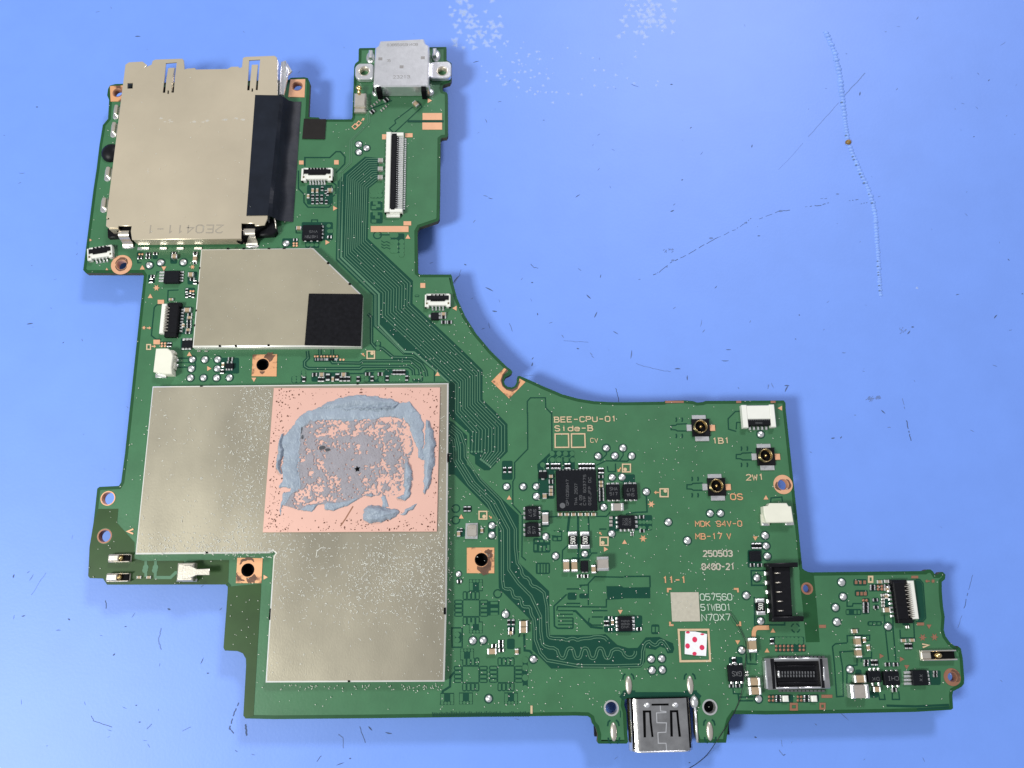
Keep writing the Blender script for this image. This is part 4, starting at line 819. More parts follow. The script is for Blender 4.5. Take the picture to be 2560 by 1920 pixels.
# tarnish specks round the border
M = MB()
def inpl(uv): return pl_q(uv[0], uv[1])
A_, B_, C_, D_ = [P(*x, ZCU) for x in seq((g, [(112, 932), (1944, 926)]), (i_, [(1908, 876), (-10, 884)]))]
def pl_q(uu, vv): return (A_ * (1 - uu) + B_ * uu) * (1 - vv) + (D_ * (1 - uu) + C_ * uu) * vv
for _ in range(540):
    zone = random.random()
    if zone < .34: uu, vv = random.triangular(0, .13, .03), random.random()
    elif zone < .60: uu, vv = random.random(), 1 - abs(random.gauss(0, .05))
    elif zone < .78: uu, vv = random.random(), abs(random.gauss(0, .06))
    elif zone < .95: uu, vv = 1 - abs(random.gauss(0, .035)), random.random()
    else: uu, vv = random.random(), random.random()
    if not (0.005 < uu < .995 and 0.005 < vv < .995): continue
    ce_ = pl_q(uu, vv); sz = random.choice((.006, .008, .011, .016)); an = random.random() * 3.1; el = random.uniform(.35, 1)
    nn = 6; pts = [Vector((sz * math.cos(t * 6.283 / nn) * random.uniform(.6, 1.2), sz * el * math.sin(t * 6.283 / nn) * random.uniform(.6, 1.2))) for t in range(nn)]
    pts = [ce_ + Vector((p_.x * math.cos(an) - p_.y * math.sin(an), p_.x * math.sin(an) + p_.y * math.cos(an))) for p_ in pts]
    M.add([(p_.x, p_.y, ZCU + .0008 + (_ % 60) * 1e-5) for p_ in pts], [tuple(range(nn))])
part("tarnish_speck", M, "tarnish", sh_low, kind="stuff")
M = MB(); M.ribbon(W(i_, [(845, 820), (900, 740), (985, 600)], ZCU), .02, ZCU + .001); part("plate_scratch", M, "copper_dull", sh_low)

# ------------------------------------------------------------------ thermal paste: a height field spread over the plate
GX, GY = 380, 310
uu = np.linspace(0.0, 1.0, GX); vv = np.linspace(0.0, 1.0, GY)
# work in pixels of window g (i_ is the same window 1638 px lower at this zoom)
IO = (1130 - 760) * 4.424
PX0, PX1, PY0, PY1 = 90.0, 1950.0, 990.0, 2480.0
XX, YY = np.meshgrid(PX0 + uu * (PX1 - PX0), PY0 + vv * (PY1 - PY0))
def vnoise(x, y, sc, seed):
    rg = np.random.default_rng(seed); tab = rg.random((128, 128))
    fx, fy = x / sc, y / sc; ix, iy = np.floor(fx).astype(int), np.floor(fy).astype(int); tx, ty = fx - ix, fy - iy
    tx, ty = tx * tx * (3 - 2 * tx), ty * ty * (3 - 2 * ty)
    T = lambda p_, w_: tab[w_ % 128, p_ % 128]
    return (T(ix, iy) * (1 - tx) + T(ix + 1, iy) * tx) * (1 - ty) + (T(ix, iy + 1) * (1 - tx) + T(ix + 1, iy + 1) * tx) * ty
def fbm(x, y, sc, seed): return (vnoise(x, y, sc, seed) + .5 * vnoise(x, y, sc / 2, seed + 1) + .25 * vnoise(x, y, sc / 4, seed + 2)) / 1.75
WX = XX + (fbm(XX, YY, 70, 3) - .5) * 50; WY = YY + (fbm(XX, YY, 70, 9) - .5) * 50
def sdf(poly, x, y):                                          # positive inside
    ins = np.zeros(x.shape, bool); dist = np.full(x.shape, 1e9); L_ = len(poly)
    for q_ in range(L_):
        (x0, y0), (x1, y1) = poly[q_ - 1], poly[q_]
        dx, dy = x1 - x0, y1 - y0; t = np.clip(((x - x0) * dx + (y - y0) * dy) / (dx * dx + dy * dy + 1e-9), 0, 1)
        dist = np.minimum(dist, np.hypot(x - x0 - t * dx, y - y0 - t * dy))
        ins ^= ((y0 > y) != (y1 > y)) & (x < dx * (y - y0) / (y1 - y0 + 1e-12) + x0)
    return np.where(ins, dist, -dist)
I = lambda pts: [(x, y + IO) for x, y in pts]
Hh = np.full(XX.shape, -1.0)
def lay(poly, thick, soft, tex=0.0, tsc=40, seed=1, warp=True):
    global Hh
    sd = sdf(poly, WX if warp else XX, WY if warp else YY)
    hgt = thick * (1 - np.exp(-np.maximum(sd, 0) / soft)) * (1 + tex * (fbm(XX, YY, tsc, seed) - .5) * 2) + .0015
    Hh = np.maximum(Hh, np.where(sd > 0, hgt, -1))
# broad film around the frame
lay([(470, 1190), (700, 1150), (1480, 1100), (1600, 1090), (1740, 1220), (1765, 1320)] + I([(1770, 80), (1700, 60), (1690, -40)]) + [(1640, 1420), (1540, 1250), (900, 1290), (560, 1285), (440, 1370), (390, 1500)] + I([(378, 120), (380, 420), (250, 560), (200, 640), (185, 720), (175, 660), (205, 450), (280, 440), (280, 395), (190, 400), (170, 360), (200, 290), (195, 0)]) + [(205, 1480), (330, 1330), (430, 1205)], .020, 16, .5, 60, 5)
# mottled centre: bubbles torn in a thin film
ctr = [(440, 1280), (900, 1290), (1540, 1250), (1620, 1350), (1650, 1560)] + I([(1600, 120), (1560, 330), (1480, 500), (1200, 480), (1040, 520), (640, 580), (400, 640), (220, 600), (300, 450), (380, 420), (378, 0)]) + [(390, 1500)]
sd = sdf(ctr, WX, WY)
cell = fbm(XX, YY, 16, 21); bigm = fbm(XX, YY, 260, 33)
gx = (XX - 380) / 1250.0; gy = (YY - 1280) / 900.0
# more bare copper towards the upper right, lower rim, less in the middle-left
bare = .375 + .17 * np.clip(gx - .45, 0, 1) * 1.6 + .10 * np.clip(gy - .62, 0, 1) * 2 - .10 * np.exp(-((gx - .45) ** 2 / .06 + (gy - .5) ** 2 / .07)) + .22 * (bigm - .5) + .10 * np.exp(-((gx - .28) ** 2 / .05 + (gy - .08) ** 2 / .03))
mid_ = fbm(XX, YY, 75, 51)
film = .58 * cell + .42 * mid_ - bare + .03
Hc = np.where((sd > 0) & (film > 0), .005 + .075 * np.minimum(film, .16), -1)
Hh = np.maximum(Hh, Hc)
# inner frame bars and lower band
lay(I([(1550, 110), (1600, 90), (1625, 150), (1660, 370), (1640, 330), (1615, 420), (1605, 500), (1560, 560), (1500, 540), (1460, 490), (1540, 470), (1560, 400), (1535, 340)]), .045, 14, .5, 40, 14)
lay(I([(400, 640), (480, 672), (560, 640), (620, 590), (655, 575), (665, 640), (800, 640), (900, 590), (1000, 560), (1040, 530), (1060, 500), (1200, 480), (1180, 440), (1000, 500), (800, 540), (600, 560), (440, 590)]), .022, 10, .4, 40, 15)
lay(I([(1290, 500), (1340, 470), (1365, 540), (1385, 610), (1300, 610), (1312, 560)]), .012, 10, warp=False)
# thick ridges and blobs
lay([(530, 1172), (650, 1110), (850, 1030), (1000, 1010), (1180, 1008), (1350, 1040), (1495, 1080), (1480, 1112), (1400, 1140), (1200, 1150), (900, 1168), (600, 1182)], .075, 60, .12, 120, 16)
lay([(640, 1172), (1000, 1160), (1440, 1120), (1495, 1090), (1450, 1165), (1300, 1172), (1000, 1180)], .095, 16, .3, 30, 17)
lay([(1585, 1115), (1610, 1108), (1700, 1180), (1650, 1205), (1600, 1180)], .030, 14)
lay([(1785, 1260), (1840, 1300), (1880, 1450), (1895, 1600)] + I([(1890, 120), (1850, 330), (1785, 460), (1765, 440), (1772, 240), (1768, 0)]) + [(1775, 1450)], .08, 40, .15, 90, 18)
lay(I([(1090, 680), (1100, 630), (1160, 585), (1300, 590), (1400, 620), (1480, 640), (1495, 670), (1440, 730), (1300, 790), (1180, 798), (1095, 750)]), .12, 60, .35, 90, 19)
lay(I([(1470, 690), (1540, 665), (1560, 640), (1620, 600), (1700, 572), (1650, 640), (1570, 702), (1540, 690)]), .028, 16, .4)
lay([(190, 1450), (215, 1430), (205, 1640)] + I([(185, 100), (195, 250), (160, 240), (138, 180), (150, 0)]) + [(160, 1560)], .07, 16, .4, 40, 20)
lay(I([(175, 350), (195, 310), (205, 380), (180, 400)]), .03, 10)
FILM = Hh < .0175
# two holes dug in the film
for hx_, hy_, hr in ((640, 1590, 28), (700, 1610, 22)):
    dd = np.hypot((XX - hx_) / 1.4, YY - hy_); Hh = np.where(dd < hr, np.minimum(Hh, .0025), Hh)
Hh += np.where(Hh > 0, (vnoise(XX, YY, 9, 40) - .5) * .006, 0)
okc = (Hh > 0)
keep = okc[:-1, :-1] & okc[1:, :-1] & okc[:-1, 1:] & okc[1:, 1:]
vid = -np.ones(XX.shape, int); need = np.zeros(XX.shape, bool)
need[:-1, :-1] |= keep; need[1:, :-1] |= keep; need[:-1, 1:] |= keep; need[1:, 1:] |= keep
# thin the rim so the paste meets the copper
rim = need & ~(np.pad(keep, ((1, 0), (1, 0))) & np.pad(keep, ((0, 1), (1, 0))) & np.pad(keep, ((1, 0), (0, 1))) & np.pad(keep, ((0, 1), (0, 1))))
vs = []
for yy_, xx_ in zip(*np.where(need)):
    vid[yy_, xx_] = len(vs); w_ = P(*g(XX[yy_, xx_], YY[yy_, xx_]), ZCU)
    vs.append((w_.x, w_.y, ZCU + (.0012 if rim[yy_, xx_] else max(.0016, float(Hh[yy_, xx_])))))
fs = [(int(vid[y_, x_]), int(vid[y_ + 1, x_]), int(vid[y_ + 1, x_ + 1]), int(vid[y_, x_ + 1])) for y_, x_ in zip(*np.where(keep))]
M = MB(); M.add(vs, fs, 0, True); incen = (sd > 6) & FILM
M.m = [1 if incen[y_, x_] else 0 for y_, x_ in zip(*np.where(keep))]
part("thermal_paste", M, ["paste", "paste_film"], sh_low, "smeared grey-blue thermal paste torn over the copper plate")
M = MB()
for x, y, sx, sy in ((640, 1590, 34, 20), (700, 1612, 28, 15), (425, 1470, 12, 24), (415, 1395, 6, 40)):
    ce_ = P(*g(x, y), ZCU + .02); u_ = US(g, x, y, ZCU); M.sheet(circ(ce_.x, ce_.y, sx * u_, sy * u_, 12), ZCU + .018)
part("paste_pit_shade", M, "pit_shade", sh_low, kind="stuff")  # dark-grey spots, plus slim ovals painting shadow in the left band's recess
M = MB(); w_ = P(*i_(1035, 190), ZCU)
M.add([(w_.x + .05 * math.cos(t) * (1 if s_ % 2 else .5), w_.y + .05 * math.sin(t) * (1 if s_ % 2 else .5), ZCU + .02) for s_, t in enumerate(np.linspace(0, 6, 11))] + [(w_.x, w_.y, ZCU + .05)], [(s_, (s_ + 1) % 11, 11) for s_ in range(11)]); part("black_crumb", M, "hole_black", sh_low)

# ------------------------------------------------------------------ card slot
cover_px = seq((a, [(500, 360), (540, 332), (690, 324), (742, 365), (708, 395), (790, 358), (800, 318), (830, 302), (1130, 292), (1147, 312), (1156, 412), (1180, 402), (1270, 396), (1282, 412), (1630, 406), (1670, 382), (1750, 380), (1765, 396), (1790, 386), (1800, 285), (1830, 272), (2150, 260), (2178, 280), (2185, 690)]),
               (c, [(2072, 560), (2040, 632), (1935, 640), (1930, 612), (1785, 612), (1782, 782), (575, 792), (560, 700), (570, 640), (425, 640), (420, 662), (315, 662), (286, 640), (290, 575), (320, 565), (320, 550), (290, 548)]))
slots_px = [seq((a, [(950, 345), (1070, 335), (1048, 520), (1038, 670), (1010, 670), (1025, 500), (1045, 395), (975, 400), (955, 520), (942, 672), (915, 672), (935, 500)])),
            seq((a, [(1870, 312), (1992, 305), (1975, 500), (1965, 645), (1942, 640), (1955, 480), (1968, 360), (1900, 362), (1888, 480), (1875, 645), (1848, 645), (1860, 480)])),
            seq((a, [(525, 565), (585, 563), (582, 625), (523, 627)])), seq((a, [(968, 645), (985, 645), (982, 685), (966, 685)])), seq((a, [(1898, 622), (1915, 622), (1912, 660), (1896, 660)]))]
M = MB(); M.prism([P(x, y, ZK) for x, y in cover_px], ZK - .02, ZK, [[P(x, y, ZK) for x, y in s_] for s_ in slots_px], bev=.006)
slot = part("card_slot", M, "slot_steel", board, "large beige metal card slot with a flat cover")
# walls and dark interior
def wallseg(fr, x0, y0, x1, y1, zlo, name="side_wall", mt="slot_steel", th=.02):
    A2, B2 = P(*fr(x0, y0), ZK), P(*fr(x1, y1), ZK); M2 = MB(); mid = (A2 + B2) / 2; dd = B2 - A2
    M2.box(mid.x, mid.y, zlo, ZK - .015, dd.length, th, math.atan2(dd.y, dd.x)); return part(name, M2, mt, slot)
wallseg(c, 580, 785, 1775, 775, .06); wallseg(c, 318, 668, 418, 666, .02); 
A2, B2 = P(*a(506, 370), ZK), P(*c(292, 560), ZK); wl = MB(); mid = (A2 + B2) / 2; wl.box(mid.x, mid.y, .01, ZK - .015, (B2 - A2).length, .02, math.atan2((B2 - A2).y, (B2 - A2).x)); part("side_wall", wl, "slot_steel", slot)
A2, B2 = P(*a(2180, 300), ZK), P(*c(2060, 560), ZK); wl = MB(); mid = (A2 + B2) / 2; wl.box(mid.x, mid.y, .01, ZK - .015, (B2 - A2).length, .02, math.atan2((B2 - A2).y, (B2 - A2).x)); part("side_wall", wl, "steel", slot)
ip = [P(x, y, ZK) for x, y in seq((a, [(520, 585), (2160, 560)]), (c, [(2040, 620), (1790, 760), (580, 770), (330, 650)]))]
M = MB(); M.prism(ip, .008, .20); part("card_bay", M, "hole_black", slot, "dark inside of the card slot")
for fr, x, y in ((a, 1012, 405), (a, 1932, 378)):
    ce_ = P(*fr(x, y), ZK); u_ = US(fr, x, y); M = MB()
    M.prism([Vector((ce_.x + px_ * u_, ce_.y + py_ * u_)) for px_, py_ in ((-30, 22), (30, 22), (28, -20), (26, -270), (-26, -270), (-28, -20))], ZK - .045, ZK - .025); part("spring_finger", M, "slot_steel", slot)
    M = MB(); M.box(ce_.x, ce_.y - 5 * u_, ZK - .025, ZK - .004, 52 * u_, 40 * u_, ch=.012); part("finger_tip", M, "nickel", slot)
# hold-down lugs down the left side
for fr, x, y, w_, h_ in ((a, 395, 885, 50, 165), (a, 370, 1080, 55, 180), (a, 305, 1570, 60, 165), (c, 262, 408, 60, 175)):
    p_ = fr(x, y); ce_ = P(*p_, .03); u_ = US(fr, x, y); M = MB()
    M.prism(rounded([Vector((ce_.x + sx * w_ * u_ * .62, ce_.y + sy * h_ * u_ * .5)) for sx, sy in ((-1, -1), (1, -1), (1, 1), (-1, 1))], .08), ZD, .02, bev=.006); part("solder_lug", M, "solder", slot)
    M = MB(); M.prism(rounded([Vector((ce_.x + u_ * 12 + sx * w_ * u_ * .36, ce_.y + u_ * 18 + sy * h_ * u_ * .34)) for sx, sy in ((-1, -1), (1, -1), (1, 1), (-1, 1))], .03), .02, .085, bev=.01); part("mounting_tab", M, "nickel", slot)
ce_ = P(*a(335, 1330), .04); M = MB(); M.dome(ce_.x, ce_.y, ZD, .16, .17, .10, 16, 5); part("locating_peg", M, "black_plastic", slot)
# front latches
for fr, x, y, w_, h_ in ((c, 500, 775, 112, 120), (c, 1882, 760, 125, 130)):
    ce_ = P(*fr(x, y), .14); u_ = US(fr, x, y); ww_, hh_ = w_ * u_ / 2, h_ * u_ / 2; M = MB()
    prof = [(hh_ * 1.2, .20), (hh_ * .6, .22), (0, .20), (-hh_ * .35, .12), (-hh_ * .5, .05), (-hh_ * 1.0, .03), (-hh_ * 1.25, .025)]
    vv_ = [(ce_.x + sx * ww_, ce_.y + yy_, zz_) for yy_, zz_ in prof for sx in (-1, 1)]
    M.add(vv_, [(2 * s_, 2 * s_ + 2, 2 * s_ + 3, 2 * s_ + 1) for s_ in range(len(prof) - 1)], 0, True); M.add([(x_, y_, z_ - .015) for x_, y_, z_ in vv_], [(2 * s_, 2 * s_ + 1, 2 * s_ + 3, 2 * s_ + 2) for s_ in range(len(prof) - 1)], 0, True); part("front_latch", M, "nickel", slot)
    M = MB(); M.dome(ce_.x, ce_.y - hh_ * 1.15, ZD, ww_ * 1.25, hh_ * .35, .03); part("solder_fillet", M, "solder", slot)
M = MB(); M.prism([P(*x, .12) for x in seq((c, [(1940, 650), (2060, 560), (2150, 560), (2175, 690), (2140, 735), (1960, 745)]))], ZD, .12, bev=.02); part("ejector_block", M, "black_plastic", slot)
M = MB(); M.prism([P(*x, .10) for x in seq((c, [(300, 670), (430, 665), (440, 760), (305, 768)]))], ZD, .10, bev=.01); part("frame_corner", M, "black_plastic", slot)
M = MB(); M.tube([(*P(*c(x, y), z_), z_) for x, y, z_ in ((2150, 560, .16), (2165, 620, .15), (2168, 690, .08), (2150, 730, .03))], .012); part("spring_wire", M, "nickel", slot)
ce_ = P(*c(1768, 795), .2); M = MB(); M.lathe(ce_.x, ce_.y, [(.055, .17), (.055, .20), (.035, .20), (.035, .1)], 12); part("wall_eyelet", M, "hole_black", slot)
for x, w_ in ((705, 130), (925, 80), (1112, 80), (1310, 90)):
    ce_ = P(*c(x, 893)); u_ = US(c, x, 893); M = MB(); M.box(ce_.x, ce_.y, ZD, .02, w_ * u_, 32 * u_, ch=.006); part("solder_foot", M, "solder", slot)
# entry lip shown at the upper right
M = MB(); M.prism([P(*x, .16) for x in seq((b, [(10, 330), (62, 312), (132, 430), (90, 470), (40, 690), (-12, 690)]))], .13, .16, bev=.006); part("entry_flap", M, "steel", slot)
M = MB(); M.tube([(*P(*b(x, y), z_), z_) for x, y, z_ in ((60, 330, .19), (75, 420, .19), (55, 560, .14), (45, 680, .08))], .018); part("flap_spring", M, "steel", slot)
write("2E0411-1", c, 1600, 625, 730, 625, 105, "stamp_grey", slot, z=ZK + .0015, bold=0.0, name="stamped_digit", each=True)
# black tape over the slot's right side
tz = ZK + .008
M = MB(); T1 = [P(*x, tz) for x in seq((a, [(1937, 695), (2215, 700)]))]; T2 = [P(*x, tz) for x in seq((c, [(1840, 528), (2075, 525)]))]
TR = [P(*b(235, 770), .012), P(*d(145, 598), .012)]; TM = [P(*b(0, 705), tz), P(*d(-35, 560), tz)]
NR = 30
for s_ in range(NR + 1):
    t = s_ / NR
    L0 = T1[0].lerp(T2[0], t); L1 = T1[1].lerp(T2[1], t); R1 = TR[0].lerp(TR[1], t)
    wob = math.sin(t * 9) * .016 + math.sin(t * 23 + 1) * .010 + random.uniform(-.006, .006)
    M.v += [(L0.x, L0.y, tz), (L1.x, L1.y, tz), (*L1.lerp(R1, .16), tz - .05 + wob), (*L1.lerp(R1, .34), .10 + wob), (*L1.lerp(R1, .62), .045 - wob * .4), (R1.x, R1.y, .014)]
for s_ in range(NR):
    for w_ in range(5): M.f.append((s_ * 6 + w_, s_ * 6 + 6 + w_, s_ * 6 + 7 + w_, s_ * 6 + 1 + w_)); M.m.append(0); M.sm.append(w_ > 1)
part("black_tape", M, "tape", board, "strip of black tape folded over the card slot's edge")
M = MB(); M.prism(W(b, [(268, 965), (512, 970), (498, 1192), (248, 1186)]), ZC, ZC + .010); part("tape_square", M, "tape_brown", board, "small dark brown square of tape")
# pale smears on the cover
M = MB()
for x, y, sx, sy in ((1000, 985, 60, 22), (1405, 982, 50, 22), (1270, 990, 30, 16), (1610, 972, 22, 12), (1725, 955, 34, 10), (1810, 965, 16, 9), (900, 958, 14, 10), (752, 1538, 5, 22)):
    for _ in range(9):
        ce_ = P(*a(random.gauss(x, sx * .5), random.gauss(y, sy * .5)), ZK); sz = random.uniform(.006, .026) if sx > 10 else .008
        M.add([(ce_.x + sz * (1.6 if s_ % 2 else 1) * math.cos(s_), ce_.y + sz * .6 * math.sin(s_), ZK + .001 + _ * 2e-5) for s_ in range(6)], [(0, 1, 2, 3, 4, 5)])
part("cover_smear", M, "smear", slot, kind="stuff")

# ------------------------------------------------------------------ USB-C socket at the top
ZU = 0.29
M = MB(); body = W(b, [(1105, 95), (1590, 70), (1612, 128), (1650, 150), (1642, 602), (1570, 600), (1110, 602), (1032, 600), (1052, 172), (1085, 150)], ZU)
M.prism(body, .02, ZU, bev=.02); usb = part("usb_socket", M, "steel", board, "silver USB-C socket with two screw ears")
for pts, hx_, hy_ in (([(1035, 345), (870, 345), (830, 385), (830, 490), (865, 520), (1030, 522)], 930, 432), ([(1655, 330), (1860, 322), (1895, 355), (1892, 480), (1865, 508), (1650, 510)], 1793, 432)):
    z1 = .10; hc = P(*b(hx_, hy_), z1); u_ = US(b, hx_, hy_, z1)
    M = MB(); M.prism(rounded(W(b, pts, z1), .08), .02, z1, [circ(hc.x, hc.y, 62 * u_)], bev=.012); ear = part("screw_ear", M, "steel", usb)
    M = MB(); M.lathe(hc.x, hc.y, [(64 * u_, z1 + .002), (58 * u_, z1 + .008), (48 * u_, z1 - .01), (46 * u_, -.09)], 20); part("ear_bushing", M, "nickel", usb)
    M = MB(); M.lathe(hc.x, hc.y, [(44 * u_, -.02), (44 * u_, -.099)], 16); part("ear_hole", M, "copper_dull", usb)
for x, y in ((995, 265), (1725, 245), (1060, 655), (1655, 650)):
    ce_ = P(*b(x, y), .05); u_ = US(b, x, y); M = MB(); M.dome(ce_.x, ce_.y, ZP, 48 * u_, 75 * u_ if y < 400 else 48 * u_, .04, 14, 4); M.box(ce_.x + (12 if x < 1300 else -12) * u_, ce_.y, .02, .12, 40 * u_, 95 * u_ if y < 400 else 70 * u_, ch=.012); part("solder_leg", M, "solder", usb)
M = MB()
for x, y in ((1110, 297), (1580, 285), (1345, 385)): ce_ = P(*b(x, y), ZU); u_ = US(b, x, y, ZU); M.box(ce_.x, ce_.y, ZU - .01, ZU + .0015, 44 * u_, 36 * u_)
part("punched_tab", M, "steel_etch", usb, kind="stuff")
for x in (1092, 1588): 
    ce_ = P(*b(x, 600), ZU - .03); M = MB(); M.box(ce_.x, ce_.y - .03, .05, ZU - .012, .08, .16); part("corner_slit", M, "hole_black", usb)
write("23213", b, 1245, 515, 1440, 512, 40, "steel_etch", usb, z=ZU + .001, bold=.0, name="stamped_number"); write("838559S9N408", b, 1180, 158, 1525, 152, 34, "steel_etch", usb, z=ZU + .001, bold=.0, name="stamped_number")
write("35", b, 1180, 332, 1226, 330, 34, "steel_etch", usb, z=ZU + .001, bold=0, name="stamped_number"); write("89", b, 1110, 445, 1225, 442, 52, "steel", usb, z=ZU + .001, bold=0, name="stamped_number")
# tongue of pins; its black block also paints the shadow gap at the back
M = MB(); ce_ = P(*b(1345, 690)); M.box(ce_.x, ce_.y + .10, ZP, .05, .98, .16); part("pin_block", M, "black_plastic", usb)

# ------------------------------------------------------------------ USB-C socket at the lower edge, sunk into its cut-out
ZB = 0.085; u_ = US(q, 950, 1200, ZB)
pa, pb, pc_, pd = W(q, [(585, 890), (1300, 890), (1300, 1478), (600, 1480)], ZB)
xl, xr = P(*q(590, 1200), ZB).x, P(*q(1300, 1200), ZB).x; yt, yb = P(*q(950, 892), ZB).y, P(*q(950, 1478), ZB).y
rad = .155; zb = ZB - .31
prof = [(xl + rad, ZB)] + [(xl + rad - rad * math.sin(t), ZB - rad + rad * math.cos(t)) for t in np.linspace(.2, math.pi - .2, 9)] + [(xl + rad, zb)] + [(xr - rad, zb)] + [(xr - rad + rad * math.sin(t), zb + rad - rad * math.cos(t)) for t in np.linspace(.2, math.pi - .2, 9)] + [(xr - rad, ZB)]
M = MB(); L_ = len(prof)
M.add([(x, yt, z) for x, z in prof] + [(x, yb, z) for x, z in prof] + [(x + (.012 if x < 0 else -.012) * 0, yb, z) for x, z in prof], [(s_ + 1, s_, L_ + s_, L_ + s_ + 1) for s_ in range(L_ - 1)], 0, True)
us = lambda pts: [P(*q(x, y), ZB) for x, y in pts]
sl = [us([(738, 1022), (830, 1022), (838, 1150), (858, 1315), (835, 1318), (815, 1150), (808, 1045), (770, 1045), (772, 1150), (775, 1320), (748, 1322), (742, 1150)]),
      us([(1038, 1020), (1130, 1018), (1142, 1150), (1162, 1312), (1135, 1314), (1118, 1150), (1108, 1042), (1066, 1044), (1068, 1150), (1072, 1312), (1045, 1312), (1040, 1150)]),
      us([(835, 948), (1025, 945), (1025, 968), (835, 970)]), us([(765, 945), (812, 945), (812, 985), (765, 985)]), us([(1072, 942), (1125, 942), (1125, 985), (1072, 985)])]
M.sheet([Vector((xl + rad, yt)), Vector((xr - rad, yt)), Vector((xr - rad, yb)), Vector((xl + rad, yb))], ZB, sl, jt=False)
usb2 = part("usb_socket", M, "steel_dark", board, "bare steel USB-C socket sunk in the lower board edge")
M = MB(); M.box((xl + xr) / 2, (yt + yb) / 2 + .02, zb + .03, ZB - .025, (xr - xl) - .09, (yt - yb) - .03); part("inner_core", M, "hole_black", usb2)
M = MB(); M.ribbon(W(q, [(932, 970), (935, 1028), (995, 1035), (995, 1045), (890, 1050), (895, 1158), (1000, 1160), (995, 1262), (905, 1268), (910, 1385), (995, 1385), (1005, 1478)], ZB + .001), .012, ZB + .001); part("seam_line", M, "steel", usb2)
M = MB(); M.tube([(xl + rad * .4, yb, ZB - .04), (xl + rad, yb, ZB - .004), (xr - rad, yb, ZB - .004), (xr - rad * .4, yb, ZB - .04)], .014); part("mouth_rim", M, "steel", usb2)
for x, y in ((785, 965), (1098, 962)):
    ce_ = P(*q(x, y), ZB); M = MB(); M.dome(ce_.x, ce_.y, ZB - .01, .05, .04, .03, 10, 4); part("dimple", M, "steel", usb2)
ce_ = P(*q(1310, 930), .02); M = MB(); M.dome(ce_.x, ce_.y, ZP, .06, .09, .05); part("solder_bump", M, "solder", usb2)
A2, B2 = P(*q(1318, 990), .01), P(*q(1345, 1375), .01); M = MB(); M.tube([(A2.x, A2.y, 0.0), (*A2.lerp(B2, .6), 0.0), (B2.x, B2.y, 0.0)], .02); part("side_strap", M, "steel", usb2)
for x, y in ((582, 742), (1262, 740), (415, 1258), (1478, 1252)):                # plated slots of the socket's legs
    ce_ = P(*q(x, y)); M = MB(); M.dome(ce_.x, ce_.y, ZP, .050, .128, .030, 16, 5); lg = part("solder_slot", M, "nickel", usb2)
    gm = MB()
    for sg in (-1, 1):
        gm.ribbon([Vector((ce_.x + sg * .082, ce_.y + .075)), Vector((ce_.x + sg * .070, ce_.y + .13)), Vector((ce_.x + sg * .04, ce_.y + .155))], .022, ZD)
        gm.ribbon([Vector((ce_.x + sg * .082, ce_.y - .075)), Vector((ce_.x + sg * .070, ce_.y - .13)), Vector((ce_.x + sg * .04, ce_.y - .155))], .022, ZD)
    part("slot_gap", gm, "mask_teal", usb2)
for x, y in ((205, 1250), (1688, 1230)):
    ce_ = P(*q(x, y), -.14); M = MB(); M.box(ce_.x + (.035 if x < 900 else -.035), ce_.y, -.20, -.102, .08, .14, ch=.02); part("locating_block", M, "black_plastic", usb2)

# ------------------------------------------------------------------ solder domes (test points)
dm = MB()
dm.dome(0, 0, 0, 1, 1, .55, 18, 6, jit=.03); dome_me = dm.mesh("solder_dome", ["solder"])
dm2 = MB(); dm2.dome(0, 0, 0, 1, 1, .55, 18, 6, jit=.05); dm2.v[-1] = (0.25, 0.2, .66); dome_me2 = dm2.mesh("solder_dome", ["solder"])
hal = MB(); hal.lathe(0, 0, [(1.30, 0.0), (1.30, 0.003), (.9, .003)], 18, smooth=False); halo_me = hal.mesh("mask_ring", ["mask_teal"])
for fr, rad, lst in ((b, 36, [(870, 1238), (955, 1280), (870, 1325)]), (c, 40, [(765, 1072), (890, 1043), (1140, 1040)]), (d, 38, [(65, 830)]),
        (e, 38, [(1238, 612), (1378, 612), (1520, 612), (1228, 715), (1515, 712), (1218, 815), (1362, 815), (1508, 815), (1650, 812)]),
        (k, 38, [(1840, 397), (2025, 397), (1750, 488), (1935, 485), (2122, 485), (737, 825), (920, 825), (1065, 822), (1067, 932), (1905, 722), (2015, 720), (1812, 1052), (575, 1255), (573, 1360), (1170, 1378), (1280, 1593), (1602, 1570), (1900, 1345)]),
        (l, 38, [(1515, 555), (248, 1192), (955, 1430), (1070, 1430), (492, 1528)]), (n, 40, [(703, 228), (1563, 172), (1575, 287), (1588, 402), (1473, 640), (1355, 835), (1515, 1118), (1305, 1440)]),
        (q, 40, [(833, 455), (950, 450), (843, 580), (957, 575), (2022, 895)]), (m_, 40, [(725, 600), (363, 892), (478, 888), (1032, 1098), (538, 1535)]), (m_, 30, [(205, 155)]), (o, 40, [(685, 335), (702, 495), (618, 615), (632, 775), (1200, 825), (780, 1300)])):
    for x, y in lst:
        ce_ = P(*fr(x, y), .02); rw = rad * US(fr, x, y); rt = random.random() * 6.28
        sd_ = inst("solder_dome", random.choice((dome_me, dome_me, dome_me2)), board, ce_.x, ce_.y, ZD + .001, rw * random.uniform(.95, 1.05), rw * random.uniform(.95, 1.08), rw, rt)
        inst("mask_ring", halo_me, sd_, ce_.x, ce_.y, ZD - .0015, rw, rw, 1, 0)

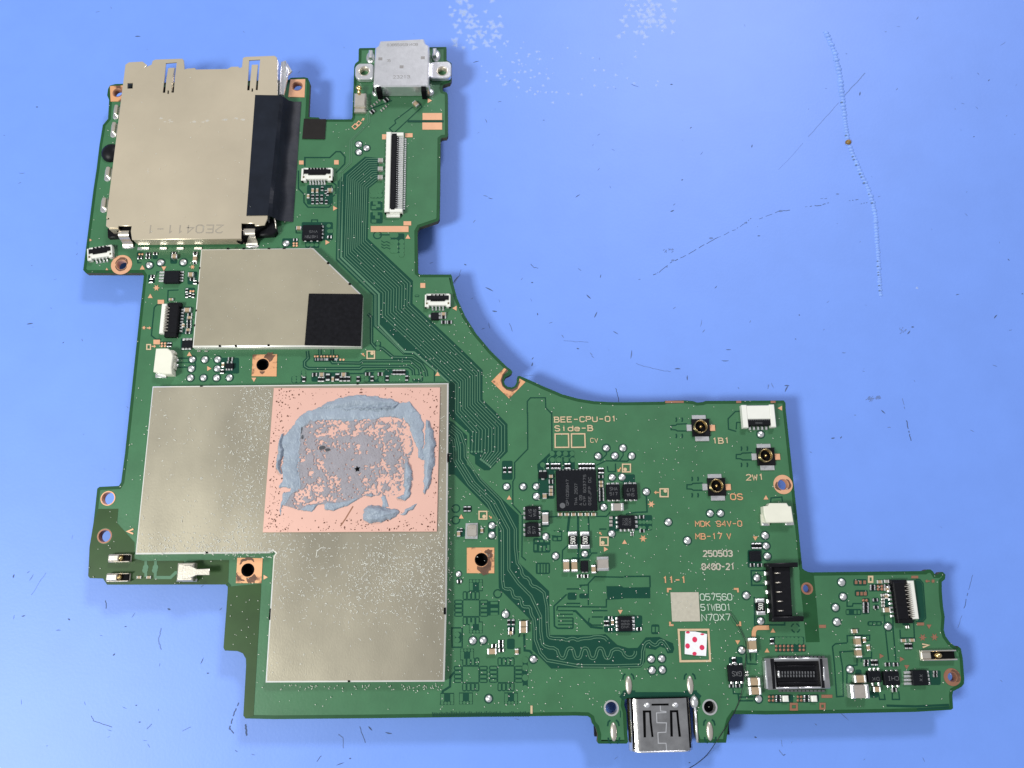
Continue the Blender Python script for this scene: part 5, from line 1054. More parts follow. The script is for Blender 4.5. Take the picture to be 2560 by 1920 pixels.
# ------------------------------------------------------------------ two-terminal parts; unit mesh 1 x 1 x 1 along X
def chipmesh(name, body, term, tw=.24):
    M = MB(); M.box(0, 0, 0, .94, 1 - tw * 1.2, .92, mi=0)
    for sg in (-1, 1): M.box(sg * (.5 - tw / 2), 0, 0, 1, tw, 1, mi=1, ch=.10)
    return M.mesh(name, [body, term])
CM = {"R": ("resistor", chipmesh("resistor", "black_plastic", "tin", .26)), "C": ("capacitor", chipmesh("capacitor", "tan_ceramic", "tin", .22)), "W": ("capacitor", chipmesh("capacitor", "grey_ceramic", "tin", .24))}
def chip(fr, x, y, w_, h_, kd, orient=None, hz=None, rot=0.0, lab=None):
    orient = orient or ("h" if w_ >= h_ else "v")
    u_ = US(fr, x, y); L_, Wd = (w_, h_) if orient == "h" else (h_, w_)
    hz = hz if hz else min(L_, Wd) * u_ * (.55 if kd == "R" else .8)
    ce_ = P(*fr(x, y), hz + ZP); nm_, me = CM[kd]
    return inst(nm_, me, board, ce_.x, ce_.y, ZD + .001, L_ * u_, Wd * u_, hz, rot + (0 if orient == "h" else math.pi / 2), lab)
V = lambda fr, pts, kd="R", w_=28, h_=58: [chip(fr, x, y, w_, h_, kd, "v") for x, y in pts]
Hh_ = lambda fr, pts, kd="R", w_=52, h_=32: [chip(fr, x, y, w_, h_, kd, "h") for x, y in pts]
# top area
chip(b, 1172, 748, 52, 44, "R", rot=.7); chip(b, 1018, 878, 50, 44, "R", rot=.7); chip(b, 1500, 788, 70, 44, "C", rot=-.8)
for x, y in ((1015, 820), (1045, 800), (1072, 776), (1100, 756), (1120, 868), (1146, 845), (1172, 820)): chip(b, x, y, 30, 14, "W", rot=-.9, hz=.015)
Hh_(b, [(1110, 1415), (1108, 1508), (1107, 1602)], "W", 54, 48)
V(d, [(360, 248), (410, 248)], "C", 26, 54); V(d, [(465, 228), (360, 318), (410, 318), (460, 318), (360, 376), (410, 376), (460, 372), (510, 376)], "R", 26, 50); V(d, [(310, 310)], "C", 28, 50); Hh_(d, [(552, 240)], "C", 56, 42); V(d, [(507, 265), (525, 285)], "R", 26, 44)
Hh_(d, [(205, 660)], "C", 56, 40); Hh_(d, [(168, 792)], "R", 46, 26); Hh_(d, [(545, 762)], "R", 46, 30)
Hh_(g, [(1985, 108)], "C", 54, 36); Hh_(g, [(1985, 145), (1985, 200), (2050, 200)], "R", 54, 36)
# left side
Hh_(c, [(660, 992), (750, 987), (832, 945), (752, 950)], "R", 46, 28); chip(c, 1040, 972, 62, 46, "C"); Hh_(c, [(1040, 938)], "R", 44, 22); Hh_(c, [(1275, 940)], "R", 50, 34); chip(c, 1268, 998, 42, 82, "C"); Hh_(c, [(1270, 1050)], "R", 44, 24)
Hh_(c, [(802, 1198)], "R", 44, 34); V(c, [(785, 1245)], "R", 38, 50); chip(c, 1222, 1175, 60, 48, "C"); Hh_(c, [(1240, 1228)], "R", 50, 30); V(c, [(1270, 1262)], "R", 34, 44)
V(c, [(1180, 1352), (1180, 1412), (1216, 1400), (1250, 1412)], "R", 26, 46); Hh_(c, [(1005, 1452)], "C", 48, 28); chip(c, 1183, 1567, 76, 46, "C")
Hh_(e, [(1215, 112), (1205, 185), (1205, 216), (1205, 247), (1190, 316)], "R", 52, 26); Hh_(e, [(1208, 148), (1195, 284)], "C", 54, 30); V(e, [(1140, 235)], "C", 30, 42); V(e, [(975, 450), (1000, 450)], "R", 22, 50)
Hh_(e, [(1662, 606)], "R", 52, 36); V(e, [(1580, 672)], "C", 28, 56); V(e, [(1570, 745)], "R", 40, 50)
for x in (1315, 1395): chip(e, x, 521, 34, 14, "W", hz=.015)
for x in (652, 760): chip(h, x, 1386, 50, 30, "C", hz=.02)
# strip under the middle shield
V(g, [(440, 832), (612, 832), (650, 832), (852, 828), (895, 828), (936, 828), (1040, 828), (1195, 825), (1362, 820), (1578, 820), (1438, 755), (1475, 755), (1510, 755), (1545, 755)], "R", 32, 58)
Hh_(g, [(558, 780), (1145, 775), (1285, 775)], "R", 54, 36); Hh_(g, [(637, 778), (880, 778)], "C", 54, 42); V(g, [(705, 808), (810, 805)], "R", 42, 80); V(g, [(760, 830)], "C", 28, 56)
for x in (580, 618, 655): chip(g, x, 612, 30, 26, "R", hz=.02)
chip(g, 745, 612, 130, 24, "R", hz=.02)
# around the power chip
V(k, [(x, 600) for x in (1190, 1243, 1280, 1315, 1395, 1428, 1548, 1585, 1622, 1658, 1695)], "R", 30, 62); V(k, [(715, 642), (772, 642)], "R", 32, 62); V(k, [(278, 1072), (322, 1072)], "R", 32, 58)
Hh_(k, [(1228, 712), (1228, 868)], "C", 44, 34); Hh_(k, [(1228, 770)], "R", 48, 44); Hh_(k, [(1228, 830)], "W", 44, 28); Hh_(k, [(1228, 908)], "C", 46, 34); V(k, [(1158, 930)], "C", 44, 62)
V(k, [(1765, 650), (1797, 650)], "R", 28, 62); Hh_(k, [(1780, 715), (1785, 855), (1787, 892), (1787, 930), (1788, 968)], "R", 56, 32); Hh_(k, [(1782, 776), (1783, 815)], "C", 46, 30)
Hh_(k, [(x, 1132) for x in (1330, 1405, 1478, 1553, 1628, 1700)], "C", 52, 34)
chip(k, 1965, 1050, 135, 82, "W", "h", .10, lab="grey capacitor below the two square transistors"); chip(k, 1165, 1180, 68, 132, "W", "v", .09, lab="grey capacitor standing beside the stacked transistors")
V(k, [(463, 1310)], "C", 30, 56); V(k, [(205, 1348)], "C", 36, 62); V(k, [(235, 1305)], "R", 26, 40)
chip(m_, 1805, 42, 125, 150, "W", "v", .16, lab="tall grey capacitor at the end of the row"); V(m_, [(1397, 66), (1487, 66)], "C", 66, 130); V(m_, [(1700, 104)], "C", 48, 88)
Hh_(m_, [(1545, 180), (1615, 180)], "R", 54, 34)
Hh_(l, [(195, 1472), (200, 1626)], "R", 56, 32); Hh_(l, [(90, 1660)], "R", 30, 40)
for x, y in ((1892, 1170), (1892, 1210), (1892, 1250)): chip(k, x, y, 32, 28, "W", hz=.03)
Hh_(m_, [(215, 238)], "R", 52, 34); V(m_, [(762, 690), (810, 690)], "R", 28, 60); Hh_(m_, [(785, 765)], "R", 58, 36); Hh_(m_, [(782, 806)], "C", 56, 36); chip(m_, 925, 706, 92, 62, "C", "h", .06); chip(m_, 925, 774, 92, 62, "C", "h", .06)
Hh_(m_, [(675, 905), (675, 950), (680, 1000), (600, 948)], "R", 56, 34); chip(m_, 578, 1012, 104, 60, "C"); V(m_, [(848, 1016)], "C", 40, 62)
V(m_, [(1828, 700), (1858, 700)], "R", 26, 58); V(m_, [(1908, 692)], "C", 28, 58); Hh_(m_, [(1885, 640), (1885, 770)], "R", 44, 26); Hh_(n, [(168, 1206)], "R", 56, 34)
V(n, [(1430, 287), (1468, 287), (1505, 287)], "R", 30, 62); Hh_(n, [(1420, 500), (1502, 500)], "R", 52, 32); chip(n, 1425, 1388, 86, 148, "C", "v", .10, lab="tan capacitor below the bent orange marking"); V(n, [(1640, 1342)], "R", 36, 62)
V(q, [(1748, 470)], "R", 40, 66); chip(q, 1975, 705, 132, 80, "C", "h", .09); chip(q, 1985, 806, 132, 80, "C", "h", .09); Hh_(q, [(1718, 752), (1790, 752)], "R", 52, 30); Hh_(q, [(1890, 600), (1890, 632)], "W", 26, 20)
# right-hand lobe
Hh_(o, [(1105, 330), (1185, 411)], "C", 60, 34); Hh_(o, [(1182, 325)], "W", 54, 34); Hh_(o, [(1025, 380), (1025, 408), (1182, 376), (1055, 531), (1062, 612)], "R", 58, 28); Hh_(o, [(1135, 478), (1140, 520), (1140, 555), (1140, 592)], "W", 38, 26); V(o, [(1180, 490)], "C", 32, 52); chip(o, 1185, 641, 84, 50, "C", "h", .06)
Hh_(o, [(950, 577), (950, 616), (950, 656)], "R", 64, 32); chip(o, 825, 876, 70, 42, "C"); chip(o, 866, 992, 62, 102, "C", "v", .08); chip(o, 876, 1118, 62, 96, "C", "v", .08); V(o, [(935, 975)], "C", 32, 54); V(o, [(980, 1060)], "C", 32, 62)
Hh_(o, [(955, 1208), (952, 1246)], "R", 54, 30); V(o, [(1025, 1222), (1066, 1222)], "R", 30, 62); Hh_(o, [(1188, 1246), (1280, 1246)], "R", 56, 36); Hh_(o, [(1718, 1330), (1718, 1368)], "R", 44, 28)
chip(o, 890, 1405, 132, 76, "C", "h", .09, lab="tan capacitor above the big silver-ended capacitor"); chip(o, 888, 1545, 200, 142, "W", "h", .14, lab="biggest grey capacitor with wide silver ends"); chip(o, 1076, 1520, 78, 52, "C", "h", .06); Hh_(o, [(1265, 1528)], "R", 54, 40)
V(o, [(1400, 1040), (1445, 1040)], "R", 32, 62); Hh_(o, [(1368, 980), (1462, 976)], "C", 58, 32); Hh_(o, [(1410, 830)], "W", 34, 28)
Hh_(t_, [(1708, 452), (1708, 492), (2020, 452), (2020, 492)], "R", 62, 26); 
wm = MB(); wm.box(0, 0, 0, 1, 1, 1, ch=.15); led_me = wm.mesh("indicator_lamp", ["white_plastic"])
for x in (1787, 2102):
    ce_ = P(*t_(x, 472), .04); u_ = US(t_, x, 472); inst("indicator_lamp", led_me, board, ce_.x, ce_.y, ZD + .001, 62 * u_, 62 * u_, .05)
# marked shunt resistors
for fr, x, y, w_, h_, tx in ((k, 1470, 1418, 96, 182, "500"), (k, 1605, 1418, 96, 182, "500"), (n, 1512, 960, 96, 172, "500")):
    hz_ = .06; ob = chip(fr, x, y, w_, h_, "R", "v", hz_, lab="black shunt resistor marked 500")
    write(tx, fr, x + 26, y + 42 if fr is not n else y + 38, x + 26, y - 42 if fr is not n else y - 38, 52, "white_plastic", ob, z=ZD + hz_ * .96 + .002, bold=.0, name="value_mark", wide=.75)

# ------------------------------------------------------------------ chips with legs
pm = MB(); pm.box(0, 0, 0, 1, 1, 1, ch=.2); pin_me = pm.mesh("pin", ["tin"])
def ic(fr, x, y, w_, h_, pins="", plen=26, pw=24, hz=.07, rot=0.0, name="chip", lab=None, matn="chip_black", dot=None, ppz=.022):
    u_ = US(fr, x, y); ce_ = P(*fr(x, y), hz); M = MB(); M.box(ce_.x, ce_.y, ZD, hz, w_ * u_, h_ * u_, rot, ch=.008)
    ob = part(name, M, matn, board, lab); ca, sa = math.cos(rot), math.sin(rot); sd_ = 0
    for tok in pins.split():
        side, cnt = tok[0], int(tok[1:])
        for s_ in range(cnt):
            t = (s_ + .5) / cnt - .5
            if side in "LR": lx, ly, pw_, ph_ = (w_ / 2 + plen / 2 - 2) * (-1 if side == "L" else 1), -t * h_ * .98, plen, pw
            else: lx, ly, pw_, ph_ = t * w_ * .98, (h_ / 2 + plen / 2 - 2) * (1 if side == "T" else -1), pw, plen
            cw = P(*fr(x, y), .02)
            inst("pin", pin_me, ob, cw.x + (lx * ca - ly * sa) * u_, cw.y + (lx * sa + ly * ca) * u_, ZD, pw_ * u_, ph_ * u_, ppz, rot)
    if dot: cd = P(*fr(*dot), hz); M = MB(); M.sheet(circ(cd.x, cd.y, .042, nn=12), hz + .001); part("pin_dot", M, "chip_mark", ob)
    return ob
def mk_(ob, tx, fr, x0, y0, x1, y1, hh, hz): write(tx, fr, x0, y0, x1, y1, hh, "chip_mark", ob, z=hz + .0012, bold=.0, name="chip_lettering", wide=.8)
big = ic(k, 1512, 866, 442, 446, hz=.09, lab="large square black power chip", dot=(1355, 1035))
for tx, x, y0, y1 in (("QP1035947", 1425, 1035, 745), ("THA 2507", 1520, 1035, 790), ("A 09", 1572, 1035, 920), ("CYP 603775", 1615, 1035, 690), ("GSEJFP DC", 1672, 1035, 715)): mk_(big, tx, k, x, y0, x, y1, 32, .09)
pn = MB()
for s_ in range(11):
    for fx, fy, ww_, hh_ in ((1325 + s_ * 37.5, 1094, 16, 12), (1325 + s_ * 37.5, 640, 16, 10)):
        ce_ = P(*k(fx, fy), .02); u_ = US(k, fx, fy); pn.box(ce_.x, ce_.y, ZD, .02, ww_ * u_, hh_ * u_)
part("edge_contact", pn, "tin", big, kind="stuff")
for x, y, up, t1, t2 in ((1917, 885, 1, "SNA", "517"), (2108, 882, 0, "SNA", "517")):
    ob = ic(k, x, y, 150, 166, "T3 B3", 20, 34, .08, lab="left square transistor marked SNA" if up else "right square transistor with upside-down marking")
    if up: mk_(ob, t1, k, x - 42, y - 18, x + 48, y - 18, 36, .08); mk_(ob, t2, k, x - 42, y + 38, x + 48, y + 38, 36, .08)
    else: mk_(ob, t1, k, x + 42, y + 15, x - 45, y + 15, 36, .08); mk_(ob, t2, k, x + 42, y - 40, x - 45, y - 40, 36, .08)
for x, y, up in ((1018, 1118, 0), (1018, 1302, 1)):
    ob = ic(k, x, y, 148, 150, "L3 R3", 22, 30, .08, lab="upper of the two stacked square transistors" if not up else "lower of the two stacked square transistors")
    if up: mk_(ob, "SNA", k, x - 15, y + 45, x - 15, y - 40, 34, .08); mk_(ob, "517", k, x + 38, y + 45, x + 38, y - 40, 34, .08)
    else: mk_(ob, "SNA", k, x + 12, y - 45, x + 12, y + 40, 34, .08); mk_(ob, "517", k, x - 40, y - 45, x - 40, y + 40, 34, .08)
ob = ic(k, 2065, 1218, 182, 146, "L3 R3 B4", 30, 26, .07); 
for tx, x in (("2121", 2045), ("BGB", 2075), ("C9CK", 2112)): mk_(ob, tx, k, x, 1255, x, 1170, 26, .07)
ob = ic(m_, 2050, 706, 152, 158, "L4 R4", 30, 26, .07)
for tx, x in (("062", 2030), ("295", 2062), ("765", 2095), ): mk_(ob, tx, m_, x, 760, x, 660, 26, .07)
ob = ic(n, 1455, 402, 118, 112, hz=.06); ob = ic(m_, 1600, 70, 80, 118, "B2", 12, 22, .05)
ob = ic(d, 352, 710, 208, 178, "R4 B3", 24, 26, .075, lab="black chip marked 14679N below the small flat-cable socket"); mk_(ob, "14679N", d, 425, 742, 275, 745, 34, .075); mk_(ob, "VN5", d, 420, 690, 320, 690, 30, .075)
ob = ic(c, 1010, 1200, 168, 140, "L4 R4", 52, 20, .08, lab="eight-legged black chip left of the middle shield")
ob = ic(e, 1182, 440, 112, 84, "T3 B3", 26, 30, .06); ob = ic(e, 1652, 682, 86, 56, "T2 B3", 26, 18, .05); ob = ic(k, 1138, 697, 92, 70, "T2 B1", 20, 30, .05); ob = ic(g, 1888, 132, 84, 84, "L1 R2", 26, 30, .06)
ob = ic(q, 1775, 615, 168, 166, "T3 B3", 22, 32, .08, lab="square black chip marked GXS"); mk_(ob, "GXS", q, 1832, 588, 1722, 588, 54, .08)
ob = ic(v_, 972, 478, 165, 132, "T3 B2", 42, 26, .08); mk_(ob, "DK", v_, 1035, 480, 925, 480, 44, .08)
ob = ic(v_, 1195, 500, 195, 165, "T3 B3", 24, 30, .08, lab="black chip marked CHI on the right-hand lobe"); mk_(ob, "CHI", v_, 1280, 470, 1130, 470, 52, .08)
ob = ic(v_, 1560, 492, 195, 182, "L4 R4", 22, 30, .075, lab="eight-legged black chip nearest the corner screw ring"); mk_(ob, "XX", v_, 1590, 545, 1590, 440, 40, .075)
for s_ in range(4):                                       # its long left lead frame
    ce_ = P(*v_(1405, 422 + s_ * 48), .03); u_ = US(v_, 1405, 470); inst("pin", pin_me, ob, ce_.x, ce_.y, ZD, 108 * u_, 30 * u_, .03)
# crystal can
u_ = US(k, 347, 1318); ce_ = P(*k(347, 1318)); M = MB(); M.prism(W(k, [(285, 1232), (418, 1228), (415, 1405), (278, 1402)]), ZD, .022); cr = part("crystal", M, "solder", board, "small metal-lidded crystal beside the large shield")
M = MB(); M.prism(rounded(W(k, [(302, 1245), (408, 1242), (405, 1375), (298, 1372)], .07), .03), .022, .07, bev=.008); part("lid", M, "nickel", cr); write("2D", k, 315, 1290, 385, 1290, 40, "stamp_grey", cr, z=.071, bold=0, name="crystal_mark")

# ------------------------------------------------------------------ connectors
def loc(fr, x, y, rot=0.0, z=0.0):
    u_ = US(fr, x, y); ce_ = P(*fr(x, y), z); ca, sa = math.cos(rot), math.sin(rot)
    f_ = lambda lx, ly: (ce_.x + (lx * ca + ly * sa) * u_, ce_.y + (lx * sa - ly * ca) * u_)   # ly runs down the photo
    return f_, u_
def cbox(M, f_, u_, rot, x0, y0, x1, y1, z0, z1, mi=0, ch=0.0):
    cx_, cy_ = f_((x0 + x1) / 2, (y0 + y1) / 2); M.box(cx_, cy_, z0, z1, abs(x1 - x0) * u_, abs(y1 - y0) * u_, rot, mi, ch)
def small_ffc(fr, x, y, w_, h_, npin, rot, lab):
    f_, u_ = loc(fr, x, y, rot, .06); M = MB(); B_ = lambda *q_, **kw: cbox(M, f_, u_, rot, *q_, **kw)
    hw, hh = w_ / 2, h_ / 2
    B_(-hw * .85, -hh * .1, hw * .85, hh * .75, ZD, .075, ch=.006); B_(-hw, -hh * .75, -hw * .86, hh, ZD, .085, ch=.008); B_(hw * .86, -hh * .75, hw, hh, ZD, .085, ch=.008)
    B_(-hw * .9, -hh * .95, hw * .9, -hh * .62, ZD, .05); B_(-hw, hh * .25, -hw * .68, hh, ZD, .08, ch=.006); B_(hw * .68, hh * .25, hw, hh, ZD, .08, ch=.006)
    ob = part("flat_cable_socket", M, "white_plastic", board, lab)
    M = MB(); B2_ = lambda *q_, **kw: cbox(M, f_, u_, rot, *q_, **kw)
    B2_(-hw * .84, -hh * .55, hw * .84, hh * .02, .075, .105, ch=.012); B2_(-hw * .55, -hh * .02, hw * .55, hh * .2, .075, .098, ch=.01)
    for s_ in range(npin):
        px_ = -hw * .6 + hw * 1.2 * (s_ + .5) / npin; B2_(px_ - w_ * .03, -hh * .78, px_ + w_ * .03, -hh * .5, .055, .09)
    part("latch", M, "black_plastic", ob)
    M = MB()
    for s_ in range(npin):
        px_ = -hw * .55 + hw * 1.1 * (s_ + .5) / npin; cbox(M, f_, u_, rot, px_ - 7, hh * .75, px_ + 7, hh * 1.08, ZD, .045); cbox(M, f_, u_, rot, px_ - 10, hh * 1.05, px_ + 10, hh * 1.35, ZD, .024, ch=.006)
    part("contact_row", M, "tin", ob, kind="stuff")
    M = MB()
    for sg in (-1, 1): cbox(M, f_, u_, rot, sg * hw * .84 - 9, hh * .5 - 10, sg * hw * .84 + 9, hh * .5 + 10, .07, .0865)
    part("latch_pivot", M, "brass_dark", ob)
small_ffc(d, 412, 68, 345, 170, 6, 0, "six-contact white flat-cable socket beside the black tape"); small_ffc(c, 225, 935, 275, 165, 4, .16, "tilted white flat-cable socket in the board's left corner"); small_ffc(d, 1745, 1462, 282, 165, 4, 0, "white flat-cable socket beside the curved edge")
# long vertical socket
f_, u_ = loc(d, 1270, 42, 0, .07); M = MB()
LT, LB = -620, 520          # photo rows relative to the centre
lean = lambda ly: 0
def lb(M, x0, y0, x1, y1, z0, z1, mi=0, ch=0): cbox(M, f_, u_, 0, x0, y0, x1, y1, z0, z1, mi, ch)
yt_, yb_ = -482, 495
lb(M, -100, yt_, -45, yb_, ZD, .11, ch=.01); lb(M, -100, yt_ - 0, 90, yt_ + 42, ZD, .09, ch=.008); lb(M, -100, yb_ - 45, 95, yb_, ZD, .10, ch=.01); lb(M, -45, yt_, 88, yb_, ZD, .045); lb(M, -82, yb_, 62, yb_ + 38, ZD, .05)
lsock = part("flat_cable_socket", M, "white_plastic", board, "long upright white and black flat-cable socket near the top")
M = MB(); lb(M, -42, yt_ + 12, 18, yb_ - 20, .045, .10, ch=.014); lb(M, 18, yt_ + 50, 34, yb_ - 48, .045, .07); part("latch", M, "black_plastic", lsock)
M = MB()
for s_ in range(33):
    py_ = yt_ + 62 + s_ * (yb_ - yt_ - 125) / 32
    lb(M, 36, py_ - 8, 88, py_ + 8, .045, .068); lb(M, 98, py_ - 9, 116, py_ + 9, ZD, .03); lb(M, 20, py_ - 4, 28, py_ + 4, .07, .085)
    if s_ % 2 == 0: lb(M, -112, py_ - 8, -98, py_ + 8, ZD, .03)
part("contact_row", M, "tin", lsock, kind="stuff")
# flip-lock sockets at the left and right borders (the right one is mirrored)
def flip(fr, x, y, w_, h_, sg, npin, lab):
    f_, u_ = loc(fr, x, y, 0, .06); k_ = w_ / 225; M = MB()
    def fb(M, x0, y0, x1, y1, z0, z1, ch=0):
        X0, X1 = (x0 * k_, x1 * k_) if sg > 0 else (-x1 * k_, -x0 * k_); cbox(M, f_, u_, 0, X0, y0, X1, y1, z0, z1, 0, ch)
    hh = h_ / 2
    fb(M, -50, -hh, 95, hh, ZD, .05); fb(M, -15, -hh + 20, 95, hh - 40, .05, .10, ch=.012); fb(M, -30, -hh, 110, -hh + 48, ZD, .085, ch=.01); fb(M, -50, hh - 50, 90, hh, ZD, .085, ch=.01)
    ob = part("flip_lock_socket", M, "black_plastic", board, lab)
    M = MB(); fb(M, -112, -hh + 12, -52, hh - 40, ZD, .08, ch=.01); part("actuator", M, "white_plastic", ob)
    M = MB()
    for s_ in range(npin):
        py_ = -hh + 50 + s_ * (h_ - 115) / (npin - 1); fb(M, -62, py_ - 4, -8 if s_ % 2 else -28, py_ + 4, .08, .104)
    part("tongue_contact", M, "nickel", ob, kind="stuff")
    for s_ in range(8):
        py_ = -hh + 75 + s_ * (h_ - 150) / 7; cx_, cy_ = f_(sg * 122 * k_, py_); inst("pin", pin_me, ob, cx_, cy_, ZD, 34 * k_ * u_, 19 * u_ * (h_ / 400), .035)
flip(c, 1000, 1680, 215, 400, 1, 16, "black and white flip-lock socket at the left border"); flip(o, 1375, 545, 262, 455, -1, 17, "black and white flip-lock socket at the right border")
# white cable headers
hd = MB()
def header(fr, pts, zt, lab, notch_):
    M = MB(); M.prism(W(fr, pts, zt), ZD, zt, bev=.012); ob = part("cable_header", M, "cream_plastic", board, lab)
    for p_, z1, mt in notch_: M = MB(); M.prism(W(fr, p_, z1), ZD, z1, bev=.006); part("header_step" if mt == "cream_plastic" else "contact", M, mt, ob)
header(e, [(838, 492), (965, 488), (1012, 520), (1030, 575), (1012, 700), (1015, 775), (942, 775), (808, 748)], .16, "cream white two-wire header at the left border",
       [([(1000, 505), (1042, 515), (1050, 545), (1012, 560)], .10, "cream_plastic"), ([(1015, 570), (1062, 575), (1055, 605), (1020, 600)], .09, "cream_plastic"), ([(1010, 640), (1055, 650), (1045, 718), (1005, 700)], .09, "cream_plastic"), ([(930, 770), (1022, 770), (1022, 740), (1030, 775), (1000, 782), (935, 790)], .08, "cream_plastic"), ([(832, 770), (955, 778), (950, 815), (832, 812)], .03, "solder"), ([(1050, 605), (1085, 608), (1085, 632), (1058, 635)], .04, "tin"), ([(1050, 662), (1083, 665), (1080, 692), (1055, 690)], .04, "tin")])
header(l, [(1612, 1318), (1800, 1316), (1822, 1350), (1850, 1352), (1868, 1460), (1878, 1530), (1575, 1532), (1548, 1420), (1545, 1352), (1595, 1348)], .15, "cream white header on the right border below the screw ring",
       [([(1515, 1440), (1560, 1440), (1575, 1520), (1612, 1535), (1610, 1565), (1525, 1563)], .05, "cream_plastic"), ([(1790, 1530), (1878, 1530), (1882, 1560), (1788, 1562)], .05, "solder"), ([(1530, 1530), (1605, 1540), (1600, 1568), (1535, 1566)], .055, "solder")])
# white socket in the right corner
f_, u_ = loc(l, 1482, 362, 0, .07); M = MB()
for q_ in ((-178, -128, -122, 125, .11), (128, -130, 182, 122, .11), (-128, -122, 132, 30, .10), (-122, 20, 128, 35, .07)): cbox(M, f_, u_, 0, *q_[:4], ZD, q_[4], 0, .01)
ws = part("flat_cable_socket", M, "white_plastic", board, "white flat-cable socket in the upper right corner")
M = MB(); cbox(M, f_, u_, 0, -122, 32, 150, 98, ZD, .085, 0, .012); part("latch", M, "black_plastic", ws)
write("708N002", l, 1450, 440, 1532, 440, 18, "chip_mark", ws, z=.087, bold=0, name="latch_lettering")
M = MB()
for s_ in range(11): cbox(M, f_, u_, 0, -112 + s_ * 24, 26, -100 + s_ * 24, 42, .07, .09)
part("tooth_row", M, "chip_mark", ws, kind="stuff")
for s_ in range(5): cx_, cy_ = f_(-92 + s_ * 45, 122); inst("pin", pin_me, ws, cx_, cy_, ZD, 22 * u_, 40 * u_, .04)
# black battery connector
zt = .17; M = MB(); qn = lambda pts: W(n, pts, zt)
M.prism(qn([(1610, 520), (1855, 520), (1885, 1065), (1650, 1075)]), ZD, .10, bev=.01); bc = part("battery_connector", M, "black_plastic", board, "tall black battery connector with five contacts")
for p_ in (qn([(1585, 478), (1925, 468), (1928, 520), (1590, 522)]), qn([(1642, 1070), (1990, 1065), (1992, 1122), (1645, 1128)]), qn([(1608, 520), (1640, 520), (1672, 1072), (1645, 1075)])): M = MB(); M.prism(p_, ZD, zt, bev=.014); part("connector_wall", M, "black_plastic", bc)
M = MB()
for s_ in range(5): A2, B2 = P(*n(1668 + s_ * 10, 588 + s_ * 104), .13), P(*n(1735 + s_ * 9, 588 + s_ * 104), .13); M.tube([(A2.x, A2.y, .105), (*A2.lerp(B2, .5), .125), (B2.x, B2.y, .105)], .010)
part("contact_blade", M, "nickel", bc)
for s_ in range(5):
    ce_ = P(*n(1580 + s_ * 9, 590 + s_ * 103), .03); u_ = US(n, 1580, 600); inst("pin", pin_me, bc, ce_.x, ce_.y, ZD, 62 * u_, 44 * u_, .05)
# board-to-board connector in its metal frame
zt = .10; Wn = lambda pts: W(s7, pts, zt)
M = MB(); M.prism(Wn([(670, 635), (1835, 625), (1892, 1190), (735, 1215)]), ZD, zt, [Wn([(850, 690), (1670, 680), (1720, 1150), (895, 1165)])], bev=.008); bb = part("board_connector", M, "steel_dark", board, "metal-framed board-to-board connector")
M = MB(); M.prism(Wn([(790, 660), (1690, 650), (1770, 1160), (860, 1180)]), ZD + .0005, .05); part("connector_well", M, "black_plastic", bb)
for p_, z1, mt in (([(910, 770), (1610, 760), (1615, 790), (915, 800)], .085, "black_plastic"), ([(920, 865), (1600, 860), (1610, 985), (935, 990)], .085, "black_plastic"), ([(925, 1075), (1650, 1065), (1660, 1105), (930, 1115)], .085, "black_plastic"), ([(780, 640), (850, 640), (880, 1195), (830, 1200)], .108, "black_plastic"), ([(1690, 640), (1740, 640), (1790, 1180), (1730, 1180)], .104, "black_plastic"), ([(918, 868), (950, 866), (965, 985), (930, 988)], .095, "tin"),
                   ([(675, 690), (700, 690), (745, 1190), (710, 1200)], .115, "steel"), ([(860, 632), (1245, 630), (1247, 655), (862, 658)], .118, "steel"), ([(1290, 628), (1665, 625), (1668, 650), (1292, 654)], .118, "steel"), ([(900, 1170), (1285, 1165), (1286, 1190), (905, 1194)], .118, "steel"), ([(1330, 1164), (1710, 1160), (1712, 1184), (1332, 1188)], .118, "steel"), ([(1755, 800), (1780, 800), (1795, 1040), (1765, 1042)], .118, "steel")):
    M = MB(); M.prism(W(s7, p_, z1), .02, z1, bev=.004); part("connector_rib", M, mt, bb)
M = MB()
for s_ in range(12):
    for yy_ in (895, 955): ce_ = P(*s7(1000 + s_ * 53, yy_), .09); M.box(ce_.x, ce_.y, .085, .092, .016, .034)
    ce_ = P(*s7(960 + s_ * 72, 610), .02); M.box(ce_.x, ce_.y, ZD, .03, .04, .03); ce_ = P(*s7(960 + s_ * 72, 1232), .02); M.box(ce_.x, ce_.y, ZD, .03, .04, .03)
part("contact_row", M, "chip_mark", bb, kind="stuff")
